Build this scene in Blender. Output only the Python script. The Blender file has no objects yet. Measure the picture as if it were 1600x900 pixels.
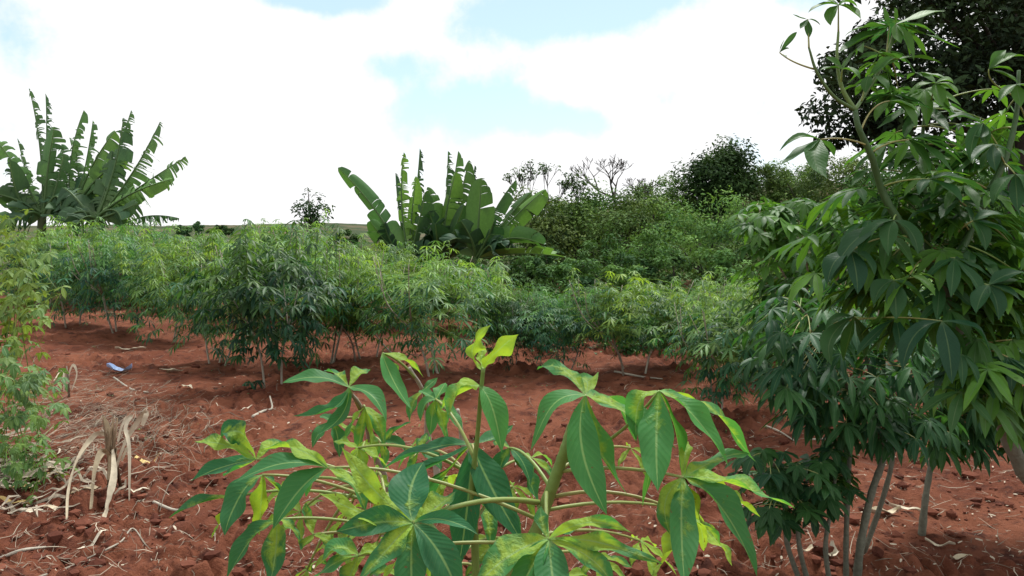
import bpy, math, random
import numpy as np
from mathutils import Vector

R = random.Random(7)
sc = bpy.context.scene
COL = sc.collection
V = Vector

# ------------------------------------------------------------------ camera
FPX, CAMH, HOR = 1305.0, 1.5, 355.0
PITCH = math.atan((450 - HOR) / FPX)
CAM = V((0, 0, CAMH))
FW = V((0, math.cos(PITCH), -math.sin(PITCH)))
UP = V((0, math.sin(PITCH), math.cos(PITCH)))
RT = V((1, 0, 0))
ZUP = V((0, 0, 1))


def W(px, py, d):
    return CAM + (FW + RT * ((px - 800) / FPX) - UP * ((py - 450) / FPX)) * d


def G(px, py):
    k = FW + RT * ((px - 800) / FPX) - UP * ((py - 450) / FPX)
    p = CAM + k * (CAMH / -k.z)
    for _ in range(4):
        h = gz(p.x, p.y)
        p = CAM + k * ((CAMH - h) / -k.z)
    return V((p.x, p.y, gz(p.x, p.y)))


cd = bpy.data.cameras.new('camera')
cd.sensor_width = 36
cd.lens = 36 * FPX / 1600
cd.clip_start = 0.05
cd.clip_end = 3000
cam = bpy.data.objects.new('camera', cd)
COL.objects.link(cam)
cam.location = CAM
cam.rotation_euler = (math.pi / 2 - PITCH, 0, 0)
sc.camera = cam

# ------------------------------------------------------------------ terrain height
def _h(ix, iy, s):
    v = np.sin(ix * 127.1 + iy * 311.7 + s * 74.7) * 43758.5453
    return v - np.floor(v)


def vn(x, y, s=0):
    x = np.asarray(x, float); y = np.asarray(y, float)
    ix, iy = np.floor(x), np.floor(y)
    fx, fy = x - ix, y - iy
    fx = fx * fx * (3 - 2 * fx); fy = fy * fy * (3 - 2 * fy)
    a, b = _h(ix, iy, s), _h(ix + 1, iy, s)
    c, d = _h(ix, iy + 1, s), _h(ix + 1, iy + 1, s)
    return a + (b - a) * fx + (c - a) * fy + (a - b - c + d) * fx * fy - 0.5


def sstep(a, b, x):
    t = np.clip((np.asarray(x, float) - a) / (b - a), 0, 1)
    return t * t * (3 - 2 * t)


def gza(x, y, fine=True):
    r = np.hypot(x, y)
    z = 0.10 * vn(x * .8, y * .8, 1) + 0.075 * vn(x * 2.3, y * 2.3, 2)
    if fine:
        near = 1 - sstep(14, 26, r)
        n1 = vn(x * 6, y * 6, 3); n2 = vn(x * 13, y * 13, 4); n3 = vn(x * 30, y * 30, 5)
        rough = .45 + 1.1 * sstep(-.1, .3, vn(x * .9 + 7, y * .9, 9))
        z = z + near * rough * (0.075 * n1 + 0.05 * (np.abs(n2) * 2 - .4) + 0.024 * n3)
    hill = sstep(17, 44, y) * sstep(-1.5, 15, x)
    z = z + 3.6 * hill + hill * 0.9 * vn(x * .12, y * .12, 6)
    far = sstep(120, 230, r)
    z = z + far * (1.6 + 2.2 * vn(x * .021, y * .021, 11) + 1.4 * vn(x * .07, y * .07, 12))
    return z


def gz(x, y):
    return float(gza(np.array([x]), np.array([y]))[0])


# ------------------------------------------------------------------ node helpers
class NT:
    def __init__(s, nt):
        s.t = nt
        nt.nodes.clear()

    def n(s, kind, **kw):
        nd = s.t.nodes.new(kind)
        for k, v in kw.items():
            setattr(nd, k, v)
        return nd

    def l(s, a, b):
        s.t.links.new(a, b)

    def put(s, sock, v):
        if isinstance(v, bpy.types.NodeSocket):
            s.l(v, sock)
        elif v is not None:
            sock.default_value = v

    def m(s, op, a, b=None, c=None, clamp=False):
        nd = s.n('ShaderNodeMath', operation=op, use_clamp=clamp)
        s.put(nd.inputs[0], a); s.put(nd.inputs[1], b); s.put(nd.inputs[2], c)
        return nd.outputs[0]

    def ramp(s, x, a, b, lo=0.0, hi=1.0):
        nd = s.n('ShaderNodeMapRange', interpolation_type='SMOOTHSTEP')
        s.put(nd.inputs[0], x)
        for i, v in zip((1, 2, 3, 4), (a, b, lo, hi)):
            s.put(nd.inputs[i], v)
        return nd.outputs[0]

    def mix(s, f, a, b, blend='MIX'):
        nd = s.n('ShaderNodeMix', data_type='RGBA', blend_type=blend)
        s.put(nd.inputs[0], f)
        s.put(nd.inputs[6], a if isinstance(a, bpy.types.NodeSocket) else (*a, 1) if a and len(a) == 3 else a)
        s.put(nd.inputs[7], b if isinstance(b, bpy.types.NodeSocket) else (*b, 1) if b and len(b) == 3 else b)
        return nd.outputs[2]

    def noise(s, vec, scale, detail=4, rough=.55, dist=0.0):
        nd = s.n('ShaderNodeTexNoise')
        if vec is not None:
            s.l(vec, nd.inputs['Vector'])
        nd.inputs['Scale'].default_value = scale
        nd.inputs['Detail'].default_value = detail
        nd.inputs['Roughness'].default_value = rough
        nd.inputs['Distortion'].default_value = dist
        return nd.outputs[0]

    def bump(s, h, strength, dist):
        nd = s.n('ShaderNodeBump')
        nd.inputs['Strength'].default_value = strength
        nd.inputs['Distance'].default_value = dist
        s.l(h, nd.inputs['Height'])
        return nd.outputs[0]


def newmat(name):
    m = bpy.data.materials.new(name)
    m.use_nodes = True
    return m, NT(m.node_tree)


def leaf_mat(name, dark, light, rough=.45, trans=.3, rib=None, mosaic=None, back=(1.25, 1.15, 1.1), spec=.4, veins=False, bumpy=0.0):
    """green leaf skin: tint.r mixes dark to light, tint.g scales, object colour scales; lf = (across, along, mosaic)"""
    m, t = newmat(name)
    ta = t.n('ShaderNodeAttribute', attribute_name='tint')
    sp = t.n('ShaderNodeSeparateXYZ'); t.l(ta.outputs['Vector'], sp.inputs[0])
    col = t.mix(sp.outputs[0], dark, light)
    la = t.n('ShaderNodeAttribute', attribute_name='lf')
    ls = t.n('ShaderNodeSeparateXYZ'); t.l(la.outputs['Vector'], ls.inputs[0])
    sa = t.m('ABSOLUTE', ls.outputs[0])
    tc = t.n('ShaderNodeTexCoord')
    mott = t.noise(tc.outputs['Object'], 22, 3)
    col = t.mix(1.0, col, t.mix(mott, (.72, .76, .72), (1.25, 1.22, 1.2)), 'MULTIPLY')
    if mosaic:
        n1 = t.noise(tc.outputs['Object'], 38, 5, .62, .6)
        # yellow mottling hugs the midrib and the base of the lobe
        k = t.m('MULTIPLY', ls.outputs[2], 0.88)
        k = t.m('SUBTRACT', k, t.m('MULTIPLY', sa, .26))
        k = t.m('SUBTRACT', k, t.m('MULTIPLY', ls.outputs[1], .42))
        k = t.m('ADD', k, n1)
        msk = t.ramp(k, .52, .80)
        n2 = t.noise(tc.outputs['Object'], 90, 3)
        col = t.mix(msk, col, t.mix(n2, mosaic[0], mosaic[1]))
        n5 = t.noise(tc.outputs['Object'], 130, 2, .5)
        col = t.mix(t.ramp(t.m('ADD', n5, t.m('MULTIPLY', sa, .05)), .72, .77, 0, .8), col, (.13, .085, .03))
    hgt = None; pucker = None
    if mosaic: pucker = t.m('MULTIPLY', msk, t.m('MULTIPLY', n2, 3.0))
    if veins:
        ph = t.m('SUBTRACT', t.m('MULTIPLY', ls.outputs[1], 80), t.m('MULTIPLY', sa, 17))
        vv = t.ramp(t.m('SINE', ph), .8, 1.0)
        hgt = t.m('SINE', ph)
        col = t.mix(t.m('MULTIPLY', vv, .07), col, rib)
    if rib:
        rm = t.ramp(sa, .025, .10, 1.0, 0.0)
        col = t.mix(t.m('MULTIPLY', rm, .75), col, rib)
        col = t.mix(t.ramp(ls.outputs[1], .0, .14, .8, 0.0), col, rib)
    gm = t.n('ShaderNodeVectorMath', operation='SCALE')
    t.l(col, gm.inputs[0]); t.l(sp.outputs[1], gm.inputs['Scale'])
    oi = t.n('ShaderNodeObjectInfo')
    col = t.mix(1.0, gm.outputs[0], oi.outputs['Color'], 'MULTIPLY')
    ge = t.n('ShaderNodeNewGeometry')
    colb = t.mix(ge.outputs['Backfacing'], col, t.mix(1.0, col, back, 'MULTIPLY'))
    p = t.n('ShaderNodeBsdfPrincipled')
    t.l(colb, p.inputs['Base Color'])
    rr = t.m('ADD', t.m('MULTIPLY', ge.outputs['Backfacing'], .25), rough)
    t.l(rr, p.inputs['Roughness'])
    p.inputs['Specular IOR Level'].default_value = spec
    if hgt is not None:
        hh = t.m('ADD', t.m('MULTIPLY', hgt, .05), t.m('MULTIPLY', mott, 1.6))
        if pucker is not None: hh = t.m('ADD', hh, pucker)
        t.l(t.bump(hh, bumpy, .004), p.inputs['Normal'])
    tr = t.n('ShaderNodeBsdfTranslucent')
    t.l(t.mix(1.0, col, (1.6, 1.5, .7), 'MULTIPLY'), tr.inputs['Color'])
    mx = t.n('ShaderNodeMixShader'); mx.inputs[0].default_value = trans
    t.l(p.outputs[0], mx.inputs[1]); t.l(tr.outputs[0], mx.inputs[2])
    o = t.n('ShaderNodeOutputMaterial'); t.l(mx.outputs[0], o.inputs[0])
    return m


def tint_mat(name, a, b, rough=.8, noise_scale=30, amount=.5, bump=.3, spec=.2):
    """a..b by tint.r, mottled"""
    m, t = newmat(name)
    ta = t.n('ShaderNodeAttribute', attribute_name='tint')
    sp = t.n('ShaderNodeSeparateXYZ'); t.l(ta.outputs['Vector'], sp.inputs[0])
    tc = t.n('ShaderNodeTexCoord')
    nz = t.noise(tc.outputs['Object'], noise_scale, 5, .65)
    col = t.mix(sp.outputs[0], a, b)
    lo, hi = 1 - amount, 1 + amount
    col = t.mix(1.0, col, t.mix(nz, (lo, lo, lo), (hi, hi, hi)), 'MULTIPLY')
    oi = t.n('ShaderNodeObjectInfo')
    col = t.mix(1.0, col, oi.outputs['Color'], 'MULTIPLY')
    p = t.n('ShaderNodeBsdfPrincipled')
    t.l(col, p.inputs['Base Color'])
    p.inputs['Roughness'].default_value = rough
    p.inputs['Specular IOR Level'].default_value = spec
    t.l(t.bump(nz, bump, .01), p.inputs['Normal'])
    o = t.n('ShaderNodeOutputMaterial'); t.l(p.outputs[0], o.inputs[0])
    return m


def soil_mat():
    m, t = newmat('red_soil')
    tc = t.n('ShaderNodeTexCoord')
    o_ = tc.outputs['Object']
    n1 = t.noise(o_, 1.1, 5, .6); n2 = t.noise(o_, 9, 6, .65); n3 = t.noise(o_, 70, 5, .7); n4 = t.noise(o_, 3.2, 4, .6, .5)
    col = t.mix(t.ramp(n1, .35, .65), (.134, .044, .025), (.212, .078, .044))
    col = t.mix(t.ramp(n2, .48, .70), col, (.066, .024, .017))
    col = t.mix(t.ramp(n4, .55, .78, 0, .55), col, (.20, .085, .060))
    col = t.mix(t.ramp(n3, .6, .8, 0, .5), col, (.22, .11, .08))
    # dry grass cover far away and on the hill behind the field
    sp = t.n('ShaderNodeSeparateXYZ'); t.l(o_, sp.inputs[0])
    dist = t.m('SQRT', t.m('ADD', t.m('POWER', sp.outputs[0], 2), t.m('POWER', sp.outputs[1], 2)))
    far = t.ramp(t.m('ADD', dist, t.m('MULTIPLY', n4, 8)), 20, 32)
    ng = t.noise(o_, .09, 5, .6)
    grass = t.mix(t.ramp(ng, .42, .68), (.035, .055, .022), (.13, .10, .06))
    grass = t.mix(t.ramp(t.noise(o_, .5, 5, .7), .5, .7, 0, .8), grass, (.035, .055, .025))
    col = t.mix(far, col, grass)
    p = t.n('ShaderNodeBsdfPrincipled')
    t.l(col, p.inputs['Base Color'])
    p.inputs['Roughness'].default_value = .95
    p.inputs['Specular IOR Level'].default_value = .1
    hh = t.m('ADD', n3, t.m('MULTIPLY', n2, 1.5))
    t.l(t.bump(hh, .9, .02), p.inputs['Normal'])
    o = t.n('ShaderNodeOutputMaterial'); t.l(p.outputs[0], o.inputs[0])
    return m


YEL = ((.34, .47, .045), (.17, .35, .06))
M = dict(
    soil=soil_mat(),
    clod=tint_mat('soil_clod', (.085, .029, .019), (.18, .065, .04), .95, 25, .35, .8, .1),
    hero=leaf_mat('mosaic_leaf', (.028, .150, .066), (.105, .33, .066), .54, .44, (.24, .42, .15), YEL, (1.1, 1.05, .7), .24, True, .5),
    tall=leaf_mat('cassava_leaf', (.015, .070, .032), (.095, .235, .026), .5, .40, (.09, .17, .07), None, (1.3, 1.2, .8), .25, True, .35),
    row=leaf_mat('field_leaf', (.027, .112, .054), (.225, .37, .074), .5, .34, None, None, (1.2, 1.2, 1.05), .3),
    weed=leaf_mat('weed_leaf', (.055, .13, .045), (.21, .29, .055), .6, .3, (.3, .38, .2), None, (1.2, 1.15, 1.1), .25),
    bush=leaf_mat('bush_leaf', (.034, .090, .034), (.125, .215, .065), .6, .18, None, None, (1.2, 1.15, 1.1), .25),
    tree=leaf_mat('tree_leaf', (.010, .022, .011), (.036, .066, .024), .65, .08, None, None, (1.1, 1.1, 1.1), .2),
    banana=leaf_mat('banana_leaf', (.020, .075, .035), (.13, .27, .035), .42, .25, (.14, .24, .08), None, (1.3, 1.25, 1.2), .45, True, .3),
    pseudo=tint_mat('banana_stem', (.06, .09, .035), (.08, .07, .04), .6, 12, .5, .3),
    bark=tint_mat('grey_bark', (.10, .112, .085), (.20, .21, .16), .85, 55, .55, .8),
    darkbark=tint_mat('dark_bark', (.035, .03, .025), (.07, .06, .05), .9, 20, .5, .6),
    stem=tint_mat('pale_stem', (.20, .17, .13), (.42, .39, .32), .75, 45, .4, .5),
    green=tint_mat('green_stem', (.05, .11, .035), (.20, .30, .07), .5, 60, .3, .2, .4),
    petiole=tint_mat('petiole_skin', (.20, .29, .07), (.34, .25, .11), .45, 30, .2, .1, .4),
    straw=tint_mat('dry_straw', (.12, .095, .07), (.44, .38, .29), .85, 35, .35, .2),
    husk=tint_mat('dry_husk', (.36, .28, .16), (.66, .60, .47), .7, 28, .35, .4),
    blue=tint_mat('blue_plastic', (.22, .36, .68), (.45, .58, .82), .3, 30, .3, .2, .5),
    white=tint_mat('white_plastic', (.55, .66, .72), (.8, .84, .86), .4, 30, .15, .2, .5),
)

# ------------------------------------------------------------------ mesh builder
ORG = {}


class MB:
    def __init__(s):
        s.v, s.f, s.lf, s.ti = [], [], [], []

    def add(s, vs, fs, lf=None, tint=(0.5, 1, 0)):
        b = len(s.v)
        s.v.extend([(p[0], p[1], p[2]) for p in vs])
        s.f.extend([tuple(i + b for i in f) for f in fs])
        s.lf.extend(lf if lf else [(1.0, 0.5, 0.0)] * len(vs))
        s.ti.extend([tint] * len(vs))

    def build(s, name, mat, parent=None, origin=None, smooth=True):
        o = np.array(origin if origin is not None else (0, 0, 0), float)
        me = bpy.data.meshes.new(name)
        vv = np.array(s.v, float).reshape(-1, 3) - o
        me.from_pydata(vv.tolist(), [], s.f)
        if smooth:
            me.polygons.foreach_set('use_smooth', np.ones(len(me.polygons), bool))
        a = me.attributes.new('lf', 'FLOAT_VECTOR', 'POINT')
        a.data.foreach_set('vector', np.array(s.lf, np.float32).ravel())
        a = me.attributes.new('tint', 'FLOAT_VECTOR', 'POINT')
        a.data.foreach_set('vector', np.array(s.ti, np.float32).ravel())
        me.materials.append(M[mat])
        ob = bpy.data.objects.new(name, me)
        COL.objects.link(ob)
        ORG[ob] = V(o)
        if parent:
            ob.parent = parent
            ob.location = V(o) - ORG[parent]
        else:
            ob.location = V(o)
        return ob


def tag(o, label=None, cat=None, group=None, kind=None):
    if label: o['label'] = label
    if cat: o['category'] = cat
    if group: o['group'] = group
    if kind: o['kind'] = kind
    return o


def thing(name, loc, label, cat, group=None):
    o = bpy.data.objects.new(name, None)
    o.empty_display_size = .1
    COL.objects.link(o)
    o.location = loc
    ORG[o] = V(loc)
    return tag(o, label, cat, group)


def bez(a, b, c, t):
    return a * ((1 - t) ** 2) + b * (2 * t * (1 - t)) + c * (t * t)


def tube(mb, pts, rad, sides=6, tint=(.5, 1, 0), cap=True):
    pts = [V(p) for p in pts]
    n = len(pts)
    if not hasattr(rad, '__len__'): rad = [rad] * n
    vs, fs = [], []
    T0 = (pts[1] - pts[0]).normalized()
    ref = V((1, 0, 0)) if abs(T0.x) < .8 else V((0, 1, 0))
    for i, p in enumerate(pts):
        T = (pts[min(i + 1, n - 1)] - pts[max(i - 1, 0)])
        T = T.normalized() if T.length > 1e-9 else T0
        A = (ref - T * ref.dot(T)).normalized()
        B = T.cross(A)
        ref = A
        for k in range(sides):
            an = 2 * math.pi * k / sides
            vs.append(p + (A * math.cos(an) + B * math.sin(an)) * rad[i])
    for i in range(n - 1):
        for k in range(sides):
            k2 = (k + 1) % sides
            fs.append((i * sides + k, i * sides + k2, (i + 1) * sides + k2, (i + 1) * sides + k))
    if cap:
        fs.append(tuple(range((n - 1) * sides, n * sides)))
        fs.append(tuple(reversed(range(sides))))
    mb.add(vs, fs, None, tint)


def curve(pts, n=8):
    """Catmull-Rom through points of any dimension"""
    P = [np.array(p, float) for p in pts]
    P = [P[0] * 2 - P[1]] + P + [P[-1] * 2 - P[-2]]
    out = []
    for i in range(1, len(P) - 2):
        for k in range(n):
            t = k / n
            a, b, c, d = P[i - 1], P[i], P[i + 1], P[i + 2]
            out.append(.5 * (2 * b + (c - a) * t + (2 * a - 5 * b + 4 * c - d) * t * t + (3 * b - a - 3 * c + d) * t ** 3))
    out.append(P[-2])
    return out


def lobe(mb, hub, ctrl, tip, width, nrm, segs=12, across=6, fold=.35, wave=.04, mos=0., tint=(.3, 1, 0), rng=R, curl=0.0):
    """one leaf lobe: obovate, pointed, folded on its midrib"""
    L = (ctrl - hub).length + (tip - ctrl).length
    vs, lf, fs = [], [], []
    ph1, ph2 = rng.uniform(0, 6.3), rng.uniform(0, 6.3)
    fr = rng.uniform(9, 14)
    pa, pb = rng.uniform(1.05, 1.35), rng.uniform(1.0, 1.3)
    pk = pa / (pa + pb)
    mx = pk ** pa * (1 - pk) ** pb
    prev = None
    asy = rng.uniform(-.08, .08)
    tw = rng.uniform(-.5, .5) * (1.0 + 1.2 * mos)
    bw = rng.uniform(-.05, .05) * (1 + mos); bp = rng.uniform(0, 6.3)
    dist = [rng.uniform(1 - .72 * mos, 1 + .2 * mos) for _ in range(12)]
    for i in range(segs + 1):
        t = i / segs
        c = bez(hub, ctrl, tip, t)
        if segs > 5: c = c + nrm * (L * bw * math.sin(5 * t + bp) * t * (1.3 - t))
        T = ((ctrl - hub) * (1 - t) + (tip - ctrl) * t)
        T = T.normalized() if T.length > 1e-6 else (tip - hub).normalized()
        N0 = nrm if prev is None else prev * .6 + nrm * .4
        N = N0 - T * N0.dot(T)
        if N.length < 1e-3: N = UP - T * UP.dot(T)
        N.normalize()
        prev = N
        S = T.cross(N)
        ta_ = tw * (t - .25)
        S, N = S * math.cos(ta_) + N * math.sin(ta_), N * math.cos(ta_) - S * math.sin(ta_)
        tt = .015 + t * .985
        w = width * .5 * (max(tt, 0) ** pa * max(1 - tt, 0) ** pb) / mx
        w = max(w, width * .03 * (1 - t))
        for k in range(across + 1):
            s = -1 + 2 * k / across
            x3 = t * 4.999; i3 = int(x3); f3 = x3 - i3; f3 = f3 * f3 * (3 - 2 * f3); o3 = 6 if s > 0 else 0
            ds = dist[i3 + o3] * (1 - f3) + dist[i3 + 1 + o3] * f3
            ws = w * (1 + asy * (1 if s > 0 else -1)) * ds
            fo = fold + curl * t
            off = S * (s * ws * math.cos(fo)) + N * (abs(s) * ws * math.sin(fo))
            off += N * (wave * L * abs(s) ** 1.5 * math.sin(fr * t + (ph1 if s > 0 else ph2)) * math.sin(math.pi * t))
            vs.append(c + off)
            lf.append((s, t, mos))
    a1 = across + 1
    for i in range(segs):
        for k in range(across):
            fs.append((i * a1 + k, i * a1 + k + 1, (i + 1) * a1 + k + 1, (i + 1) * a1 + k))
    mb.add(vs, fs, lf, tint)


def palm_leaf(mb, hub, out, nrm, size, n=6, droop=.5, wr=.27, segs=3, across=2, spread=2.1, mos=0., tint=(.3, 1, 0), rng=R, fold=.35, wave=.03):
    """a cassava leaf: lobes fanned round the hub, hanging at the ends"""
    nrm = nrm.normalized()
    X = out - nrm * out.dot(nrm)
    X = X.normalized() if X.length > 1e-4 else nrm.orthogonal().normalized()
    Y = nrm.cross(X)
    for i in range(n):
        a = (-spread + 2 * spread * i / max(1, n - 1)) + rng.uniform(-.12, .12)
        Ln = size * (1 - .4 * abs(a / spread) ** 1.6) * rng.uniform(.85, 1.08)
        d = X * math.cos(a) + Y * math.sin(a)
        dr = droop * rng.uniform(.7, 1.3)
        D2 = (d * math.cos(dr) - ZUP * math.sin(dr)).normalized()
        D1 = (d * math.cos(dr * .2) - ZUP * math.sin(dr * .2)).normalized()
        lobe(mb, hub, hub + D1 * (Ln * .5), hub + (D1 * .45 + D2 * .55) * Ln, Ln * wr * rng.uniform(.85, 1.15),
             (nrm + d * math.sin(dr) * .8).normalized(), segs, across, fold, wave, mos, tint, rng)


# ------------------------------------------------------------------ ground, one sheet to the horizon
def build_ground():
    th = np.concatenate([np.linspace(-math.pi, -.72, 40, endpoint=False), np.linspace(-.72, .72, 520), np.linspace(.72, math.pi, 40)[1:]])
    th = th[:-1]
    rr = [.25]
    while rr[-1] < 2600:
        r = rr[-1]
        rr.append(r * (1.22 if r < 1.4 else 1.0052 if r < 16 else 1.012 if r < 60 else 1.02 if r < 300 else 1.15))
    rr = np.array(rr)
    A, B = np.meshgrid(rr, th, indexing='ij')
    x, y = A * np.sin(B), A * np.cos(B)
    z = gza(x, y)
    nr, nt = A.shape
    vs = np.stack([x, y, z], -1).reshape(-1, 3)
    i = np.arange(nr - 1)[:, None]; j = np.arange(nt)[None]
    j2 = (j + 1) % nt
    q = np.stack([i * nt + j, (i + 1) * nt + j, (i + 1) * nt + j2, i * nt + j2], -1).reshape(-1, 4)[:, ::-1]
    me = bpy.data.meshes.new('ground')
    c = len(vs)
    vs = np.vstack([vs, [[0, 0, gz(0, 0)]]])
    me.vertices.add(len(vs)); me.vertices.foreach_set('co', vs.ravel().astype(np.float32))
    tri = np.stack([np.full(nt, c), np.arange(nt), (np.arange(nt) + 1) % nt], -1)[:, ::-1]
    lv = np.concatenate([q.ravel(), tri.ravel()]).astype(np.int32)
    ls = np.concatenate([np.arange(len(q)) * 4, len(q) * 4 + np.arange(nt) * 3]).astype(np.int32)
    me.loops.add(len(lv)); me.loops.foreach_set('vertex_index', lv)
    me.polygons.add(len(ls)); me.polygons.foreach_set('loop_start', ls)
    me.polygons.foreach_set('use_smooth', np.ones(len(ls), bool))
    me.update(calc_edges=True); me.validate()
    me.materials.append(M['soil'])
    o = bpy.data.objects.new('ground', me)
    COL.objects.link(o)
    tag(o, 'red tilled soil of the field running back to the dry hills', None, None, 'structure')
    return o


build_ground()

# ------------------------------------------------------------------ clods and straw on the soil
def flat_strip(mb, p, ang, ln, wd, tint, lift=.006, bend=.0, segs=2, tilt=0.0, up=0.0):
    d = V((math.cos(ang), math.sin(ang), 0)); s = V((-d.y, d.x, 0))
    s = (s * math.cos(tilt) + ZUP * math.sin(tilt))
    vs, fs = [], []
    xs = [p.x + d.x * (i / segs - .5) * ln for i in range(segs + 1)]
    zb = [gz(p.x + d.x * (i / segs - .5) * ln, p.y + d.y * (i / segs - .5) * ln) for i in range(segs + 1)]
    zm = max(zb) if segs <= 2 else None
    for i in range(segs + 1):
        u = i / segs - .5
        c = V((p.x, p.y, 0)) + d * (u * ln) + V((-d.y, d.x, 0)) * (bend * ln * (1 - 4 * u * u))
        c.z = (zb[i] * .4 + zm * .6 if zm is not None else zb[i]) + lift + up * (i / segs)
        ww = wd * (1 - .5 * abs(2 * u))
        vs += [c - s * ww * .5, c + s * ww * .5 + ZUP * ww * .15]
    for i in range(segs):
        fs.append((2 * i, 2 * i + 2, 2 * i + 3, 2 * i + 1))
    mb.add(vs, fs, None, tint)


def scatter_litter():
    mb = MB(); rg = random.Random(21)
    cnt = 0
    while cnt < 7200:
        py = 475 + 425 * rg.random() ** 1.15
        px = rg.uniform(-120, 1720)
        den = .30 + .35 * (vn(px / 90, py / 50, 33) + .3)
        if px < 330: den += .55 * max(0, 1 - abs(px - 130) / 230) * (1 if 540 < py < 780 else .45)
        if 800 < px and py < 640: den += .12
        if rg.random() > den: continue
        p = G(px, py)
        big = rg.random() ** 3
        flat_strip(mb, p, rg.uniform(0, 6.3), .02 + .15 * big, .002 + .004 * rg.random() ** 2, (rg.random() ** 1.2, 1, 0), .004 + .01 * rg.random(), rg.uniform(-.2, .2), 2 if big < .4 else 3, rg.uniform(-.5, .5), rg.uniform(-.02, .06) * big)
        cnt += 1
    # a few white chips
    for _ in range(380):
        p = G(rg.uniform(-50, 1650), rg.uniform(500, 900))
        flat_strip(mb, p, rg.uniform(0, 6.3), rg.uniform(.012, .035), rg.uniform(.006, .014), (1.35, 1, 0), .008, 0, 2, rg.uniform(-.6, .6))
    tag(mb.build('straw_litter', 'straw', smooth=False), 'scattered dry straw bits and pale chips lying over the red soil', None, None, 'stuff')
    # matted dry weeds at left behind the maize stub
    mb = MB()
    for _ in range(1500):
        px = rg.gauss(185, 85); py = rg.gauss(668, 34)
        if rg.random() < .3: px, py = rg.gauss(120, 70), rg.gauss(610, 35)
        if px < -40 or py < 530 or py > 780: continue
        p = G(px, py)
        hgt = .05 * math.exp(-((px - 200) / 110) ** 2 - ((py - 668) / 38) ** 2)
        flat_strip(mb, p, rg.gauss(.3, .9), rg.uniform(.06, .28), rg.uniform(.002, .006), (rg.random() ** 1.6 * .8, 1, 0), rg.random() * hgt + .004, rg.uniform(-.3, .3), 3, rg.uniform(-.5, .5), rg.uniform(-.03, .08))
    for _ in range(170):
        px, py = abs(rg.gauss(0, 75)) - 10, rg.gauss(745, 32)
        if py < 670 or py > 835: continue
        flat_strip(mb, G(px, py), rg.gauss(.2, .7), rg.uniform(.06, .28), rg.uniform(.006, .026), (.25 + rg.random() * .75, 1, 0), rg.uniform(.005, .05), rg.uniform(-.2, .2), 4, rg.uniform(-.6, .6), rg.uniform(-.02, .08))
    tag(mb.build('dry_weeds', 'straw', smooth=False), 'matted heap of grey dry weeds beside the maize stub', None, None, 'stuff')
    # clods
    mb = MB()
    ico = [(0, 0, 1), (.894, 0, .447), (.276, .851, .447), (-.724, .526, .447), (-.724, -.526, .447), (.276, -.851, .447), (.724, .526, -.447), (-.276, .851, -.447), (-.894, 0, -.447), (-.276, -.851, -.447), (.724, -.526, -.447), (0, 0, -1)]
    icf = [(0, 1, 2), (0, 2, 3), (0, 3, 4), (0, 4, 5), (0, 5, 1), (1, 6, 2), (2, 7, 3), (3, 8, 4), (4, 9, 5), (5, 10, 1), (2, 6, 7), (3, 7, 8), (4, 8, 9), (5, 9, 10), (1, 10, 6), (6, 11, 7), (7, 11, 8), (8, 11, 9), (9, 11, 10), (10, 11, 6)]
    for _ in range(5200):
        py = 490 + 410 * rg.random() ** .75; px = rg.uniform(-80, 1680)
        if rg.random() > .35 + 1.3 * vn(px / 120, py / 60, 44): continue
        p = G(px, py)
        r = .006 + .036 * rg.random() ** 5
        sx, sy, sz = rg.uniform(.8, 1.4), rg.uniform(.8, 1.4), rg.uniform(.5, .9)
        an = rg.uniform(0, 6.3); ca, sa = math.cos(an), math.sin(an)
        vs = []
        for q in ico:
            k = r * rg.uniform(.75, 1.2)
            x, y = q[0] * sx * k, q[1] * sy * k
            vs.append((p.x + x * ca - y * sa, p.y + x * sa + y * ca, p.z + r * .25 + q[2] * sz * k))
        mb.add(vs, icf, None, (rg.random(), 1, 0))
    tag(mb.build('soil_clods', 'clod', smooth=False), 'loose crumbs and clods of red soil on the tilled ground', None, None, 'stuff')


scatter_litter()

# ------------------------------------------------------------------ foreground cassava, leaf by leaf
def hero_leaf(root, hub, lobes, pet=None, size_hint=None, face=0.25, tintr=.25, mat='hero', res=(18, 6), rng=R, fold=.3):
    hx, hy, hd = hub
    H = W(hx, hy, hd)
    mb = MB()
    for lb in lobes:
        tx, ty, dd, wp, mo = lb[:5]
        T = W(tx, ty, hd + dd)
        if len(lb) > 6:
            C = W(lb[5], lb[6], hd + dd * .5)
        else:
            C = (H + T) * .5 + ZUP * ((T - H).length * .14)
        rad = (T - H); rad.z = 0
        rad = rad.normalized() if rad.length > 1e-4 else -FW
        nrm = (ZUP + rad * .75 - FW * face).normalized()
        tr = max(0, min(1, tintr + rng.uniform(-.12, .12)))
        lobe(mb, H, C, T, wp * hd / FPX * .82, nrm, res[0], res[1], fold + rng.uniform(-.12, .2), .018 + .06 * mo, mo, (tr, rng.uniform(.88, 1.12), 0), rng, rng.uniform(-.2, .25))
    o = mb.build('leaf', mat, root, H)
    if pet:
        P0 = W(*pet[0]); P1 = W(*pet[1]) if len(pet) > 1 else (P0 + H) * .5 + ZUP * .02
        pm = MB()
        pr = pet[2] if len(pet) > 2 else .0021
        tube(pm, [bez(P0, P1, H, i / 10) for i in range(11)], [pr * (1.5 - .6 * i / 10) for i in range(11)], 7, (rng.uniform(0, .6), 1, 0))
        pm.build('petiole', 'petiole', o, H)
    return o


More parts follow.
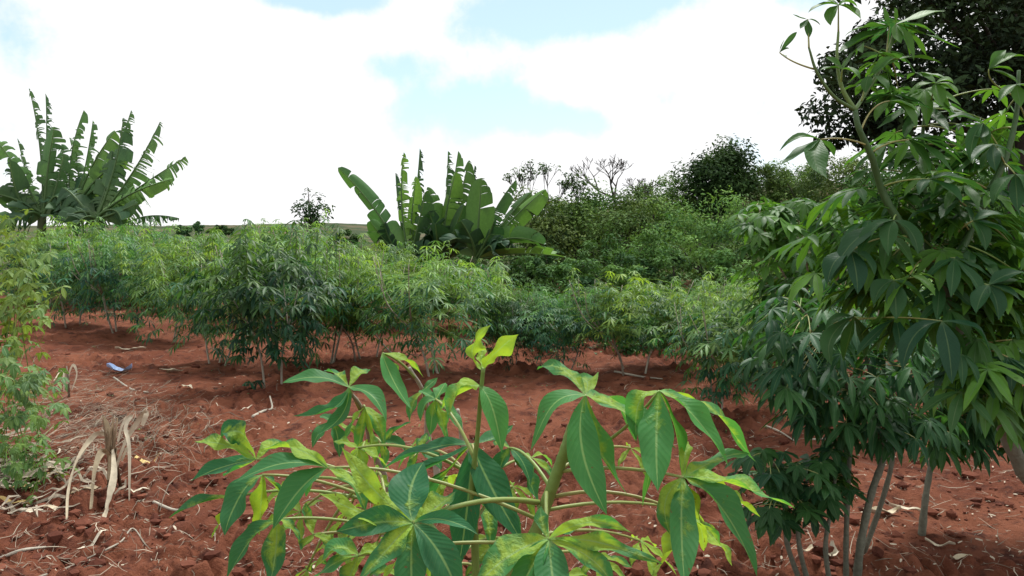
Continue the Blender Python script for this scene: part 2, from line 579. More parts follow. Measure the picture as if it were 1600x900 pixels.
def stem_part(root, pts, mat, name='stem', n=6, sides=9, tint=(.5, 1, 0), knob=0.0, rng=R):
    """pts: (px, py, depth, radius m) or ('w', x, y, z, r)"""
    q = []
    for p in pts:
        if p[0] == 'w': q.append((p[1], p[2], p[3], p[4]))
        else:
            w = W(p[0], p[1], p[2]); q.append((w.x, w.y, w.z, p[3]))
    c = curve(q, n)
    mb = MB()
    rad = [max(.0008, k[3] * (1 + (knob * (1 if i % 3 == 0 else -.3)))) for i, k in enumerate(c)]
    tube(mb, [k[:3] for k in c], rad, sides, tint)
    return mb.build(name, mat, root, V(c[0][:3]))


def gpt(x, y, r, dz=-.03):
    return ('w', x, y, gz(x, y) + dz, r)


def nearest(pts, p):
    return min(pts, key=lambda q: (q - p).length_squared)


def stem_line(*pts):
    return [V(k[:3]) for k in curve([tuple(W(*p[:3])) for p in pts], 6)]


def hero_plant():
    b = W(790, 900, 1.28)
    base = V((b.x - .04, b.y + .05, gz(b.x, b.y)))
    root = thing('cassava_plant', base, 'young cassava in the foreground with big yellow-mottled green leaves on arching stalks', 'cassava plant')
    stem_part(root, [gpt(base.x, base.y, .012), ('w', base.x + .005, base.y, .5, .0115), (800, 905, 1.26, .0105), (836, 835, 1.23, .0098), (856, 780, 1.22, .0092), (872, 735, 1.21, .0085), (884, 700, 1.2, .0078), (893, 668, 1.2, .0066), (905, 640, 1.18, .004)], 'green', tint=(.75, 1, 0), knob=.06)
    stem_part(root, [('w', base.x, base.y, .62, .007), (742, 850, 1.29, .006), (738, 760, 1.27, .0045), (745, 690, 1.25, .0036), (751, 620, 1.22, .0032), (755, 575, 1.2, .003)], 'green', tint=(.75, 1, 0), knob=.05)
    stem_part(root, [('w', base.x - .01, base.y, .55, .008), (700, 890, 1.32, .007), (640, 800, 1.36, .006), (560, 760, 1.34, .004)], 'green', tint=(.6, 1, 0), knob=.05)
    hl = lambda *a, **k: hero_leaf(root, *a, **k)
    # right side, hanging leaves
    hl((915, 618, 1.15), [(828, 703, -.03, 66, .12, 862, 606), (948, 805, -.08, 66, .18, 888, 690), (982, 775, -.04, 56, .5, 918, 690), (1056, 702, -.05, 58, .55, 975, 630), (992, 690, .05, 62, .35, 965, 600), (838, 578, .10, 50, .5, 875, 552), (900, 590, .12, 46, .6, 925, 585)], [(890, 672, 1.2), (900, 640, 1.2)], tintr=.5)
    hl((1030, 611, 1.12), [(1184, 718, .04, 46, .55, 1110, 622), (1137, 728, -.05, 74, .35, 1080, 625), (1028, 768, -.09, 72, .3, 1022, 690), (1066, 748, .02, 54, .25, 1062, 670), (994, 690, -.02, 48, .6, 985, 612), (1003, 790, .06, 36, .2, 1030, 690)], [(878, 722, 1.21), (960, 700, 1.2)], tintr=.5)
    hl((1068, 746, 1.08), [(1242, 795, -.03, 56, .55, 1150, 742), (1182, 902, -.06, 80, .35, 1118, 752), (1070, 915, -.10, 66, .35, 1060, 815), (1048, 836, -.03, 46, .75, 1022, 775), (1172, 708, .08, 50, .5, 1110, 715), (1188, 808, .04, 40, .95, 1130, 755), (1076, 688, .06, 34, .95, 1068, 715), (1128, 860, .05, 44, .7, 1085, 790)], [(876, 737, 1.21), (965, 722, 1.15)], tintr=.45)
    hl((1085, 812, 1.22), [(1142, 886, -.01, 54, .98, 1120, 830), (1020, 905, -.02, 48, .98, 1050, 850), (1100, 860, .02, 48, .9, 1100, 830)], [(862, 777, 1.22), (970, 748, 1.22)], tintr=.8)
    # centre bottom
    hl((857, 843, 1.03), [(988, 832, -.01, 34, .7, 925, 795), (1036, 882, -.05, 44, .6, 960, 838), (962, 922, -.05, 52, .6, 915, 850), (872, 965, -.08, 76, .2, 862, 895), (735, 935, -.06, 84, .6, 790, 850), (795, 960, -.07, 68, .35, 822, 895), (846, 790, .03, 30, .5, 842, 815), (905, 822, .04, 28, .4, 880, 825)], [(854, 770, 1.2), (852, 800, 1.1)], tintr=.35, face=.7)
    hl((645, 817, 1.06), [(524, 830, -.02, 66, .45, 590, 812), (500, 772, .0, 44, 1.0, 570, 812), (534, 698, .03, 50, .95, 572, 765), (662, 722, .07, 88, .25, 628, 770), (712, 768, .06, 56, .7, 690, 790), (747, 836, -.03, 34, .0, 692, 798), (718, 935, -.05, 70, .08, 690, 850), (645, 955, -.06, 66, .3, 640, 880), (556, 912, -.05, 68, .6, 610, 850)], [(841, 785, 1.22), (745, 768, 1.14), .003], tintr=.12, face=.9)
    hl((560, 868, 1.12), [(503, 876, .0, 54, .5, 525, 840), (470, 925, -.02, 48, .4, 505, 880), (540, 935, -.02, 46, .6, 545, 900), (612, 880, .02, 44, .8, 590, 850)], [(830, 850, 1.24), (690, 840, 1.2)], tintr=.25)
    # left cluster
    hl((512, 731, 1.2), [(364, 754, -.03, 54, .0, 440, 708), (426, 828, -.06, 66, .02, 468, 752), (410, 704, .03, 56, .75, 462, 684), (572, 800, -.03, 40, .6, 552, 745), (478, 775, .04, 40, .3, 490, 745)], [(842, 812, 1.24), (640, 720, 1.25)], tintr=.2)
    hl((400, 718, 1.32), [(344, 692, .02, 62, .6, 375, 640), (302, 688, .0, 52, .8, 345, 688), (298, 752, -.03, 54, .25, 345, 726), (350, 744, .05, 44, .3, 370, 735), (446, 690, .04, 40, .6, 425, 690)], [(640, 800, 1.36), (520, 700, 1.36)], tintr=.08)
    hl((362, 777, 1.3), [(264, 810, -.03, 44, .5, 315, 778), (330, 840, .02, 36, .8, 350, 815)], [(640, 805, 1.36), (500, 745, 1.36)], tintr=.15)
    hl((410, 742, 1.24), [(352, 838, -.04, 64, .3, 362, 765), (405, 835, .03, 50, .9, 410, 790), (450, 790, .03, 40, .5, 432, 760)], [(640, 812, 1.34), (520, 740, 1.3)], tintr=.1)
    hl((432, 812, 1.22), [(352, 905, -.03, 54, .35, 395, 830), (420, 922, -.04, 52, .55, 435, 860), (386, 838, .03, 44, .9, 405, 815), (470, 845, .0, 34, .6, 455, 815)], [(640, 840, 1.33), (530, 800, 1.28)], tintr=.2)
    hl((490, 835, 1.27), [(478, 785, .02, 32, .7, 478, 810), (530, 865, -.02, 30, .7, 515, 840), (470, 860, -.02, 32, .6, 478, 850)], [(650, 840, 1.33), (560, 825, 1.3)], tintr=.3)
    # shoot and the dark leaves under it
    hl((755, 578, 1.2), [(768, 507, -.01, 42, .95, 712, 548), (809, 524, -.02, 56, .98, 768, 548), (758, 540, .03, 22, .8, 748, 560)], tintr=.95)
    hl((749, 603, 1.21), [(700, 660, -.03, 78, .7, 712, 596), (784, 708, -.04, 52, .05, 776, 630), (690, 640, .04, 40, .7, 715, 610)], tintr=.5)
    hl((681, 624, 1.33), [(657, 658, -.02, 30, .2, 660, 625), (722, 676, -.04, 36, .5, 704, 640), (696, 598, .03, 30, .3, 690, 608), (700, 690, -.02, 32, .6, 690, 660), (655, 610, .03, 26, .3, 668, 615), (672, 680, -.02, 30, .4, 674, 650)], [(742, 720, 1.26), (710, 640, 1.28)], tintr=.55)
    hl((738, 694, 1.29), [(592, 737, .01, 54, .0, 665, 690), (600, 762, .04, 46, .0, 672, 735), (816, 848, -.05, 78, .0, 755, 745), (716, 890, -.03, 64, .04, 735, 780), (802, 664, .05, 40, .05, 775, 690), (672, 790, .05, 56, .4, 690, 740), (760, 800, .05, 58, .7, 750, 750)], [(744, 730, 1.27), (742, 710, 1.27)], tintr=.05)
    hl((796, 700, 1.34), [(830, 760, -.02, 44, .1, 820, 715), (775, 765, -.02, 44, .3, 780, 725), (840, 800, -.01, 40, .4, 832, 745), (770, 690, .02, 30, .5, 780, 690)], [(862, 766, 1.23), (825, 700, 1.28)], tintr=.15)
    hl((560, 700, 1.4), [(520, 690, 0, 26, .8, 540, 690), (575, 750, -.02, 34, .95, 570, 720), (610, 735, 0, 34, .9, 590, 705), (540, 745, 0, 30, .8, 548, 720)], [(742, 745, 1.29), (640, 680, 1.36)], tintr=.7)
    hl((655, 705, 1.42), [(622, 722, 0, 28, .6, 635, 702), (690, 735, -.02, 36, .3, 680, 710), (640, 760, 0, 36, .4, 645, 730), (668, 675, .02, 28, .6, 662, 690)], [(742, 760, 1.29), (700, 690, 1.36)], tintr=.3)
    # more mottled leaves crowding the middle and the foot of the plant
    rg = random.Random(91)
    nodes = stem_line((800, 905, 1.26), (856, 780, 1.22), (884, 700, 1.2)) + stem_line((742, 850, 1.29), (738, 760, 1.27), (745, 690, 1.25)) + stem_line((700, 890, 1.32), (640, 800, 1.36), (560, 760, 1.34))
    for (px, py, d, n, sz, mo, tr, ax) in [
        (610, 770, 1.42, 5, 70, .8, .5, -1), (700, 860, 1.40, 6, 95, .5, .2, -.6), (590, 845, 1.45, 5, 80, .9, .6, -1), (760, 770, 1.42, 5, 85, .5, .25, .3), (830, 715, 1.42, 4, 60, .6, .4, .4),
        (470, 800, 1.42, 5, 75, .8, .5, -1), (660, 690, 1.5, 5, 60, .6, .5, -.4), (545, 800, 1.4, 5, 70, .95, .7, -.8), (620, 900, 1.35, 6, 95, .6, .3, -.5), (480, 890, 1.38, 6, 80, .6, .3, -.9),
        (930, 870, 1.36, 5, 80, .7, .4, .8), (1000, 845, 1.36, 5, 70, .9, .6, 1), (760, 900, 1.36, 5, 90, .5, .2, .1), (570, 690, 1.5, 4, 50, .9, .7, -.6), (985, 700, 1.36, 4, 62, .9, .7, .6), (1080, 800, 1.38, 4, 70, .95, .8, 1),
        (700, 745, 1.36, 6, 75, 1.0, .8, -.5), (650, 860, 1.3, 5, 80, .9, .6, -.3), (780, 840, 1.4, 5, 80, .7, .5, .2), (540, 850, 1.36, 6, 66, 1.0, .8, -.8), (880, 900, 1.3, 6, 80, .8, .6, .4), (590, 740, 1.44, 5, 56, 1.0, .9, -.5), (800, 760, 1.4, 5, 66, .8, .5, .2), (450, 760, 1.4, 5, 60, .9, .6, -1), (700, 930, 1.28, 6, 90, .8, .4, -.2)]:
        H = W(px, py, d)
        q = nearest(nodes, H)
        out = V((ax + rg.uniform(-.3, .3), rg.uniform(-.6, .3), 0)).normalized()
        mb = MB()
        palm_leaf(mb, H, out, (ZUP + out * rg.uniform(.1, .8) - FW * rg.uniform(-.2, .7)).normalized(), sz * d / FPX * 1.15, n, rg.uniform(.5, 1.1), rg.uniform(.26, .34), 11, 6, 1.9, mo, (tr, rg.uniform(.85, 1.15), 0), rg, .35, .03)
        o = mb.build('leaf', 'hero', root, H)
        pm = MB()
        tube(pm, [bez(q, (q + H) * .5 + ZUP * .03, H, i / 8) for i in range(9)], [.003 - .0012 * i / 8 for i in range(9)], 6, (rg.uniform(0, .6), 1, 0))
        pm.build('petiole', 'petiole', o, H)
    return root


hero_plant()


def second_plant():
    g = G(640, 850)
    base = V((g.x - .05, 2.0, gz(g.x, 2.0)))
    root = thing('cassava_plant', base, 'smaller cassava with plain green leaves just behind the left of the foreground plant', 'cassava plant')
    stem_part(root, [gpt(base.x, base.y, .010), (600, 850, 1.95, .009), (578, 690, 1.8, .006), (565, 640, 1.65, .005), (545, 610, 1.52, .003)], 'stem', tint=(.4, 1, 0), knob=.1)
    stem_part(root, [gpt(base.x + .04, base.y, .010), (668, 820, 1.95, .008), (668, 680, 1.9, .0075), (664, 620, 1.8, .005), (640, 575, 1.7, .003)], 'stem', tint=(.7, 1, 0), knob=.1)
    stem_part(root, [gpt(base.x + .09, base.y + .05, .010), (728, 800, 1.98, .007), (722, 690, 1.95, .0065), (715, 640, 1.9, .004)], 'stem', tint=(.6, 1, 0), knob=.1)
    hl = lambda *a, **k: hero_leaf(root, *a, **k)
    hl((545, 605, 1.5), [(441, 598, -.02, 42, .1, 490, 576), (456, 650, -.05, 48, .15, 535, 652), (604, 660, -.05, 46, .05, 585, 605), (578, 580, .06, 38, .6, 560, 575), (494, 680, -.03, 44, .1, 548, 655), (505, 578, .08, 30, .5, 525, 578)], [(562, 640, 1.64), (550, 615, 1.55)], tintr=.3)
    hl((598, 552, 1.62), [(644, 640, -.04, 42, .0, 606, 590), (662, 590, .02, 36, .75, 635, 555), (616, 610, .05, 30, .6, 622, 580)], [(648, 590, 1.72), (625, 560, 1.68)], tintr=.3)
    hl((570, 636, 1.55), [(602, 705, -.03, 30, .6, 595, 650), (560, 728, -.03, 28, .5, 562, 680), (585, 730, -.03, 30, .7, 582, 680), (540, 690, 0, 26, .5, 548, 655)], [(566, 650, 1.66)], tintr=.75)
    hl((660, 612, 1.75), [(690, 655, -.03, 26, .3, 682, 618), (640, 660, -.03, 26, .5, 642, 625), (684, 590, .02, 20, .3, 674, 598)], [(665, 640, 1.8)], tintr=.4)
    hl((596, 692, 1.68), [(642, 660, -.03, 28, .45, 620, 668), (556, 722, 0, 26, .5, 572, 700), (634, 706, -.02, 34, .2, 618, 688), (600, 735, 0, 26, .5, 600, 712)], [(577, 690, 1.8)], tintr=.35)
    hl((520, 660, 1.62), [(488, 700, -.02, 30, .3, 500, 668), (530, 715, -.02, 30, .3, 530, 680), (500, 650, .03, 24, .3, 510, 650), (560, 690, 0, 28, .7, 545, 665)], [(572, 660, 1.7)], tintr=.3)
    return root


second_plant()

# ------------------------------------------------------------------ tall dark cassava at right
def far_leaf(root, hub, out, nrm, size, n, droop, tint, pet0=None, res=(6, 4), mat='tall', wr=.28, rng=R, spread=2.0, pr=.0018):
    mb = MB()
    palm_leaf(mb, hub, out, nrm, size, n, droop, wr, res[0], res[1], spread, 0., tint, rng, .3, .02)
    o = mb.build('leaf', mat, root, hub)
    if pet0 is not None:
        pm = MB()
        mid = (pet0 + hub) * .5 + ZUP * ((hub - pet0).length * .12)
        tube(pm, [bez(pet0, mid, hub, i / 6) for i in range(7)], [pr * (1.4 - .5 * i / 6) for i in range(7)], 5, (rng.uniform(0, .7), .9, 0))
        pm.build('petiole', 'petiole', o, hub)
    return o


def scatter_leaves(root, nodes, regions, rng, dcol=(0.1, .5), mat='tall', res=(6, 4), pmax=.34, wr=.28, dens=1.8, cap=96):
    """regions: (px, py, depth, rx px, ry px, rd m, count, lobe px, droop)"""
    made = sum(o.name.startswith('leaf') for o in root.children)
    extra = MB()
    jobs = [rg for rg in regions for _ in range(int(rg[6] * dens))]
    rng.shuffle(jobs)
    for (cx, cy, d0, rx, ry, rd, cnt, lp, dr) in jobs:
        if True:
            while True:
                a, b, c = rng.uniform(-1, 1), rng.uniform(-1, 1), rng.uniform(-1, 1)
                if a * a + b * b + c * c < 1: break
            d = d0 + c * rd
            H = W(cx + a * rx, cy + b * ry, d)
            q = nearest(nodes, H)
            out = H - q
            if out.length > pmax: H = q + out.normalized() * pmax * rng.uniform(.8, 1.1); out = H - q
            oh = V((out.x, out.y, 0))
            if oh.length < 1e-3: oh = V((rng.uniform(-1, 1), rng.uniform(-1, 1), 0))
            oh.normalize()
            oh = (oh + V((rng.uniform(-.6, .6), rng.uniform(-.6, .6), 0))).normalized()
            nrm = (ZUP + oh * rng.uniform(.0, .7) + V((rng.uniform(-.3, .3), rng.uniform(-.3, .3), 0))).normalized()
            sz = lp * d0 / FPX * rng.uniform(.75, 1.2)
            tr = rng.uniform(*dcol)
            made += 1
            if made <= cap:
                far_leaf(root, H, oh, nrm, sz, rng.choice((5, 5, 6, 7)), dr * rng.uniform(.6, 1.3), (tr, rng.uniform(.8, 1.2), 0), q, res, mat, wr, rng)
            else:
                palm_leaf(extra, H, oh, nrm, sz, rng.choice((5, 6, 7)), dr * rng.uniform(.6, 1.3), wr, res[0], res[1], 2.0, 0., (tr, rng.uniform(.8, 1.2), 0), rng, .3, .02)
                tube(extra, [q, (q + H) * .5 + ZUP * .02, H], .002, 3, (.6, 1.3, 0), False)
    if extra.v:
        tag(extra.build('foliage', mat, root, nodes[0]), kind='stuff')


def tall_plants():
    rg = random.Random(5)
    D = 2.05
    base = V((W(1700, 900, 2.3).x, 2.35, 0)); base.z = gz(base.x, base.y)
    root = thing('cassava_plant', base, 'tall cassava at the right edge, its grey stem leaning up left against the dark tree', 'cassava plant')
    trunk = [gpt(base.x, base.y, .021), (1660, 850, 2.2, .020), (1600, 738, 2.1, .0185), (1560, 650, D, .017), (1520, 565, D, .0155), (1492, 490, D, .015), (1468, 440, D, .013)]
    stem_part(root, trunk, 'bark', tint=(.5, 1, 0), knob=.10)
    up = [(1468, 440, D, .012), (1440, 395, D, .0105), (1398, 335, D, .0095), (1376, 292, D, .0088), (1362, 245, 2.02, .008), (1342, 200, 2.0, .007), (1336, 172, 2.0, .0062)]
    stem_part(root, up, 'green', name='branch', tint=(.0, .8, 0), knob=.06)
    stem_part(root, [(1336, 172, 2.0, .005), (1302, 150, 1.98, .0042), (1276, 112, 1.96, .0036), (1264, 75, 1.95, .0025)], 'green', name='branch', tint=(.2, 1, 0))
    stem_part(root, [(1336, 172, 2.0, .0055), (1316, 138, 2.0, .005), (1308, 95, 2.0, .004), (1310, 50, 2.0, .003)], 'green', name='branch', tint=(.5, 1, 0))
    stem_part(root, [(1336, 172, 2.0, .005), (1350, 150, 2.05, .0045), (1385, 90, 2.08, .004), (1400, 40, 2.1, .003)], 'green', name='branch', tint=(.3, 1, 0))
    stem_part(root, [(1470, 440, D, .011), (1505, 385, 2.08, .010), (1535, 320, 2.1, .009), (1570, 250, 2.1, .008), (1588, 180, 2.1, .006), (1592, 110, 2.1, .004)], 'green', name='branch', tint=(.0, .8, 0), knob=.05)
    stem_part(root, [(1468, 440, D, .011), (1450, 400, 2.15, .010), (1448, 330, 2.25, .008), (1440, 250, 2.3, .006), (1445, 170, 2.3, .004)], 'green', name='branch', tint=(.1, .8, 0), knob=.05)
    nodes = []
    for p in ([u[:3] for u in up], [(1336, 172, 2.0), (1316, 138, 2.0), (1310, 50, 2.0)], [(1336, 172, 2.), (1385, 90, 2.08), (1400, 40, 2.1)],
              [(1470, 440, D), (1535, 320, 2.1), (1588, 180, 2.1), (1592, 110, 2.1)], [(1468, 440, D), (1448, 330, 2.25), (1445, 170, 2.3)]):
        nodes += stem_line(*p)
    nodes += stem_line((1560, 650, D), (1520, 565, D), (1468, 440, D))
    def hl(hub, lobes, pet, **k):
        pet = list(pet) + ([((pet[0][0] + hub[0]) / 2, (pet[0][1] + hub[1]) / 2 - 4, hub[2])] if len(pet) < 2 else []) + [.0016]
        hero_leaf(root, hub, lobes, pet, mat='tall', res=(9, 4), rng=rg, **k)
    # leaf by leaf where the outline matters
    hl((1282, 218, 2.0), [(1217, 236, -.02, 22, 0, 1245, 206), (1219, 259, -.05, 28, 0, 1252, 232), (1293, 278, -.10, 46, 0, 1258, 250), (1304, 245, .03, 26, 0, 1298, 228)], [(1352, 226, 2.0), (1318, 212, 2.0)], tintr=.35)
    hl((1310, 8, 2.0), [(1262, 20, -.02, 26, 0, 1282, 2), (1340, 12, -.02, 26, 0, 1325, -4), (1298, 40, -.04, 24, 0, 1290, 20), (1345, 30, -.05, 30, 0, 1330, 12), (1270, 0, .03, 24, 0, 1288, -5)], [(1310, 50, 2.0)], tintr=.55)
    hl((1262, 30, 1.97), [(1238, 22, 0, 10, 0, 1250, 30), (1250, 45, -.02, 14, 0, 1256, 38), (1264, 60, -.01, 16, 0, 1262, 45), (1282, 40, -.01, 14, 0, 1272, 30)], [(1264, 75, 1.95)], tintr=.3)
    hl((1218, 82, 1.97), [(1226, 62, 0, 10, 0, 1218, 70), (1245, 50, 0, 11, 0, 1235, 60), (1233, 76, -.01, 12, 0, 1228, 76), (1230, 88, -.01, 12, 0, 1226, 90)], [(1272, 108, 1.96), (1235, 98, 1.96)], tintr=.4)
    hl((1400, 38, 2.1), [(1398, 12, .02, 18, 0, 1395, 25), (1478, 17, .02, 30, 0, 1440, 22), (1472, 62, -.03, 28, 0, 1440, 35), (1502, 76, -.02, 28, 0, 1440, 52), (1428, 95, -.05, 26, 0, 1420, 60), (1408, 68, -.04, 22, 0, 1398, 52)], [(1385, 90, 2.08)], tintr=.7)
    hl((1390, 42, 2.1), [(1318, 58, 0, 36, 0, 1350, 36), (1310, 82, -.03, 44, 0, 1350, 62), (1345, 45, .04, 28, 0, 1365, 36), (1380, 12, .03, 26, 0, 1378, 25)], [(1385, 85, 2.08)], tintr=.45)
    hl((1405, 92, 2.08), [(1472, 100, -.02, 28, 0, 1440, 85), (1340, 92, -.02, 32, 0, 1370, 80), (1365, 118, -.04, 28, 0, 1380, 100)], [(1380, 98, 2.07)], tintr=.5)
    hl((1316, 108, 1.98), [(1290, 90, 0, 20, 0, 1300, 92), (1344, 124, -.03, 22, 0, 1330, 106), (1280, 110, -.02, 18, 0, 1298, 104)], [(1314, 130, 2.0)], tintr=.45)
    hl((1358, 118, 2.03), [(1398, 90, -.02, 24, 0, 1380, 98), (1388, 142, -.03, 26, 0, 1378, 120), (1352, 145, -.02, 22, 0, 1352, 130)], [(1346, 158, 2.03)], tintr=.4)
    hl((1462, 130, 2.1), [(1420, 148, -.02, 26, 0, 1440, 128), (1490, 130, -.02, 24, 0, 1478, 122), (1498, 148, -.04, 28, 0, 1482, 134), (1470, 165, -.05, 28, 0, 1464, 146), (1440, 112, .03, 20, 0, 1450, 118)], [(1447, 190, 2.28)], tintr=.75)
    hl((1390, 158, 2.05), [(1432, 200, -.05, 32, 0, 1424, 165), (1438, 178, -.02, 28, 0, 1415, 158), (1368, 190, -.02, 24, 0, 1375, 170)], [(1345, 205, 2.0), (1360, 160, 2.03)], tintr=.75)
    hl((1420, 218, 2.02), [(1508, 262, -.04, 34, 0, 1460, 210), (1502, 248, .0, 30, 0, 1460, 212), (1490, 270, -.06, 32, 0, 1450, 228), (1454, 272, -.05, 30, 0, 1440, 238), (1512, 240, .03, 28, 0, 1470, 205)], [(1360, 240, 2.02), (1385, 220, 2.0)], tintr=.28)
    hl((1452, 280, 1.95), [(1548, 312, -.04, 40, 0, 1500, 264), (1504, 318, -.06, 34, 0, 1480, 290), (1436, 305, -.04, 22, 0, 1440, 282), (1530, 300, .03, 34, 0, 1490, 268)], [(1378, 292, D), (1410, 278, 2.0)], tintr=.2)
    hl((1536, 192, 2.1), [(1516, 252, -.03, 26, 0, 1516, 212), (1522, 212, -.03, 22, 0, 1540, 220), (1478, 186, .02, 26, 0, 1505, 176), (1540, 230, -.02, 22, 0, 1538, 210)], [(1572, 250, 2.1)], tintr=.25)
    hl((1552, 225, 2.05), [(1518, 252, -.03, 24, 0, 1530, 230), (1556, 268, -.04, 26, 0, 1550, 245), (1594, 256, -.03, 24, 0, 1578, 232)], [(1572, 260, 2.1)], tintr=.2)
    hl((1586, 272, 2.0), [(1552, 320, -.03, 32, 0, 1558, 284), (1612, 318, -.04, 30, 0, 1605, 280), (1590, 330, -.04, 30, 0, 1588, 300)], [(1568, 255, 2.1)], tintr=.2)
    hl((1545, 108, 2.05), [(1572, 78, .02, 24, 0, 1552, 92), (1584, 112, -.03, 26, 0, 1568, 102), (1605, 88, .0, 26, 0, 1575, 84), (1590, 130, -.03, 24, 0, 1572, 115)], [(1585, 150, 2.1), (1540, 130, 2.06)], tintr=.6)
    hl((1588, 132, 2.06), [(1560, 160, -.03, 24, 0, 1570, 140), (1612, 145, -.02, 26, 0, 1602, 132), (1595, 168, -.03, 26, 0, 1592, 148)], [(1588, 160, 2.1)], tintr=.6)
    hl((1472, 502, 1.9), [(1410, 580, -.05, 36, 0, 1418, 506), (1488, 600, -.08, 42, 0, 1484, 540), (1552, 562, -.04, 30, 0, 1538, 500), (1508, 590, .03, 34, 0, 1505, 530), (1440, 560, .05, 36, 0, 1445, 510)], [(1300, 505, 2.2), (1390, 488, 2.0)], tintr=.1)
    hl((1335, 495, 2.05), [(1290, 516, -.03, 24, 0, 1310, 490), (1300, 572, -.04, 34, 0, 1280, 520), (1350, 560, .04, 34, 0, 1352, 520), (1318, 565, .05, 30, 0, 1328, 525)], [(1490, 490, D), (1400, 505, 2.05)], tintr=.15)
    hl((1396, 344, 1.95), [(1340, 400, -.03, 32, 0, 1355, 350), (1388, 400, -.05, 34, 0, 1385, 360), (1434, 398, -.04, 38, 0, 1430, 350), (1296, 440, -.02, 44, 0, 1320, 370)], [(1400, 336, D)], tintr=.15)
    hl((1330, 392, 1.95), [(1292, 445, -.03, 40, 0, 1300, 400), (1340, 460, -.05, 40, 0, 1338, 415), (1366, 430, -.03, 32, 0, 1360, 400)], [(1420, 370, D), (1370, 365, 2.0)], tintr=.1)
    hl((1520, 345, 1.95), [(1570, 338, -.02, 30, 0, 1545, 328), (1512, 322, .03, 20, 0, 1512, 332), (1582, 372, -.03, 34, 0, 1550, 352), (1540, 392, -.04, 32, 0, 1540, 362)], [(1495, 365, 2.06)], tintr=.12)
    hl((1545, 445, 1.92), [(1600, 425, 0, 34, 0, 1572, 425), (1596, 470, -.03, 36, 0, 1575, 448), (1560, 500, -.05, 36, 0, 1558, 466), (1525, 490, -.04, 34, 0, 1530, 460), (1610, 445, 0, 32, 0, 1580, 436)], [(1470, 448, D), (1510, 440, 2.0)], tintr=.12)
    hl((1396, 438, 1.95), [(1365, 478, -.03, 36, 0, 1372, 444), (1400, 500, -.05, 38, 0, 1400, 465), (1446, 480, -.03, 34, 0, 1430, 446)], [(1455, 432, D), (1425, 432, 2.0)], tintr=.12)
    scatter_leaves(root, nodes, [
        (1385, 90, 2.1, 70, 70, .12, 6, 66, .5), (1440, 200, 2.25, 70, 80, .15, 9, 78, .55), (1560, 240, 2.25, 60, 130, .15, 10, 78, .6), (1365, 300, 2.2, 70, 90, .18, 9, 74, .7), (1330, 410, 2.2, 90, 70, .2, 10, 76, .8),
        (1440, 340, 2.15, 110, 90, .2, 21, 82, .7), (1550, 390, 2.1, 90, 100, .2, 20, 84, .75), (1450, 460, 2.1, 110, 60, .2, 18, 84, .9), (1570, 500, 2.15, 70, 80, .2, 14, 84, .9), (1530, 580, 1.95, 60, 60, .12, 14, 80, 1.0), (1590, 620, 2.0, 40, 50, .15, 7, 76, 1.0)], rg, (.05, .95), wr=.235, pmax=.42)

    # second: shaded plant whose forked stems meet the soil at the bottom
    g = G(1338, 893)
    root = thing('cassava_plant', g, 'dark shaded cassava with forked grey stems rising from the soil right of the low shrub', 'cassava plant')
    d = g.y
    stem_part(root, [gpt(g.x, g.y, .018), (1345, 850, d, .0165), (1362, 770, d, .0145), (1380, 715, d, .014), (1373, 670, d, .010), (1365, 600, d, .010), (1340, 520, d, .008), (1310, 450, d, .005)], 'bark', tint=(.6, 1, 0), knob=.1)
    stem_part(root, [gpt(g.x - .05, g.y - .03, .0125), (1322, 850, d, .011), (1326, 740, d, .010), (1330, 640, d, .008), (1300, 540, d - .1, .007), (1240, 470, d - .1, .004)], 'bark', tint=(.4, 1, 0), knob=.1)
    stem_part(root, [(1384, 712, d, .012), (1408, 690, d, .010), (1430, 620, d, .008), (1440, 520, d, .006)], 'bark', name='branch', tint=(.5, 1, 0), knob=.1)
    stem_part(root, [gpt(g.x + .12, g.y + .25, .012), (1385, 760, d + .2, .011), (1396, 690, d + .2, .009), (1390, 600, d + .2, .006)], 'bark', tint=(.7, 1, 0), knob=.1)
    nodes = stem_line((1373, 670, d), (1365, 600, d), (1340, 520, d), (1310, 450, d)) + stem_line((1326, 700, d), (1330, 640, d), (1300, 540, d - .1), (1240, 470, d - .1)) + stem_line((1384, 712, d), (1408, 690, d), (1430, 620, d), (1440, 520, d)) + stem_line((1396, 690, d + .2), (1390, 600, d + .2))
    scatter_leaves(root, nodes, [(1235, 530, d - .1, 70, 90, .35, 30, 54, .9), (1310, 540, d, 90, 110, .4, 36, 54, .95), (1400, 590, d, 90, 100, .4, 34, 54, .95), (1250, 610, d - .1, 55, 50, .3, 16, 54, 1.1), (1350, 650, d, 100, 45, .3, 22, 50, 1.1), (1430, 660, d, 60, 50, .3, 14, 50, 1.1)], rg, (.0, .3), res=(5, 4), pmax=.55, wr=.23)
    for o in root.children:
        if o.name.startswith(('leaf', 'foliage')): o.color = (.92, 1.0, .98, 1)  # shade over this plant put into its leaf colour

    # third: single thick stem further right
    g = G(1440, 832)
    root = thing('cassava_plant', g, 'shaded cassava on one straight grey stem standing right of the dry husk', 'cassava plant')
    d = g.y
    stem_part(root, [gpt(g.x, g.y, .021), (1446, 780, d, .015), (1456, 720, d, .0135), (1470, 650, d, .012), (1480, 580, d, .010), (1490, 480, d, .007)], 'bark', tint=(.8, 1, 0), knob=.1)
    stem_part(root, [(1462, 690, d, .010), (1500, 620, d, .009), (1545, 560, d, .007), (1570, 480, d, .005)], 'bark', name='branch', tint=(.5, 1, 0), knob=.1)
    nodes = stem_line((1460, 700, d), (1470, 650, d), (1480, 580, d), (1490, 480, d)) + stem_line((1462, 690, d), (1500, 620, d), (1545, 560, d), (1570, 480, d))
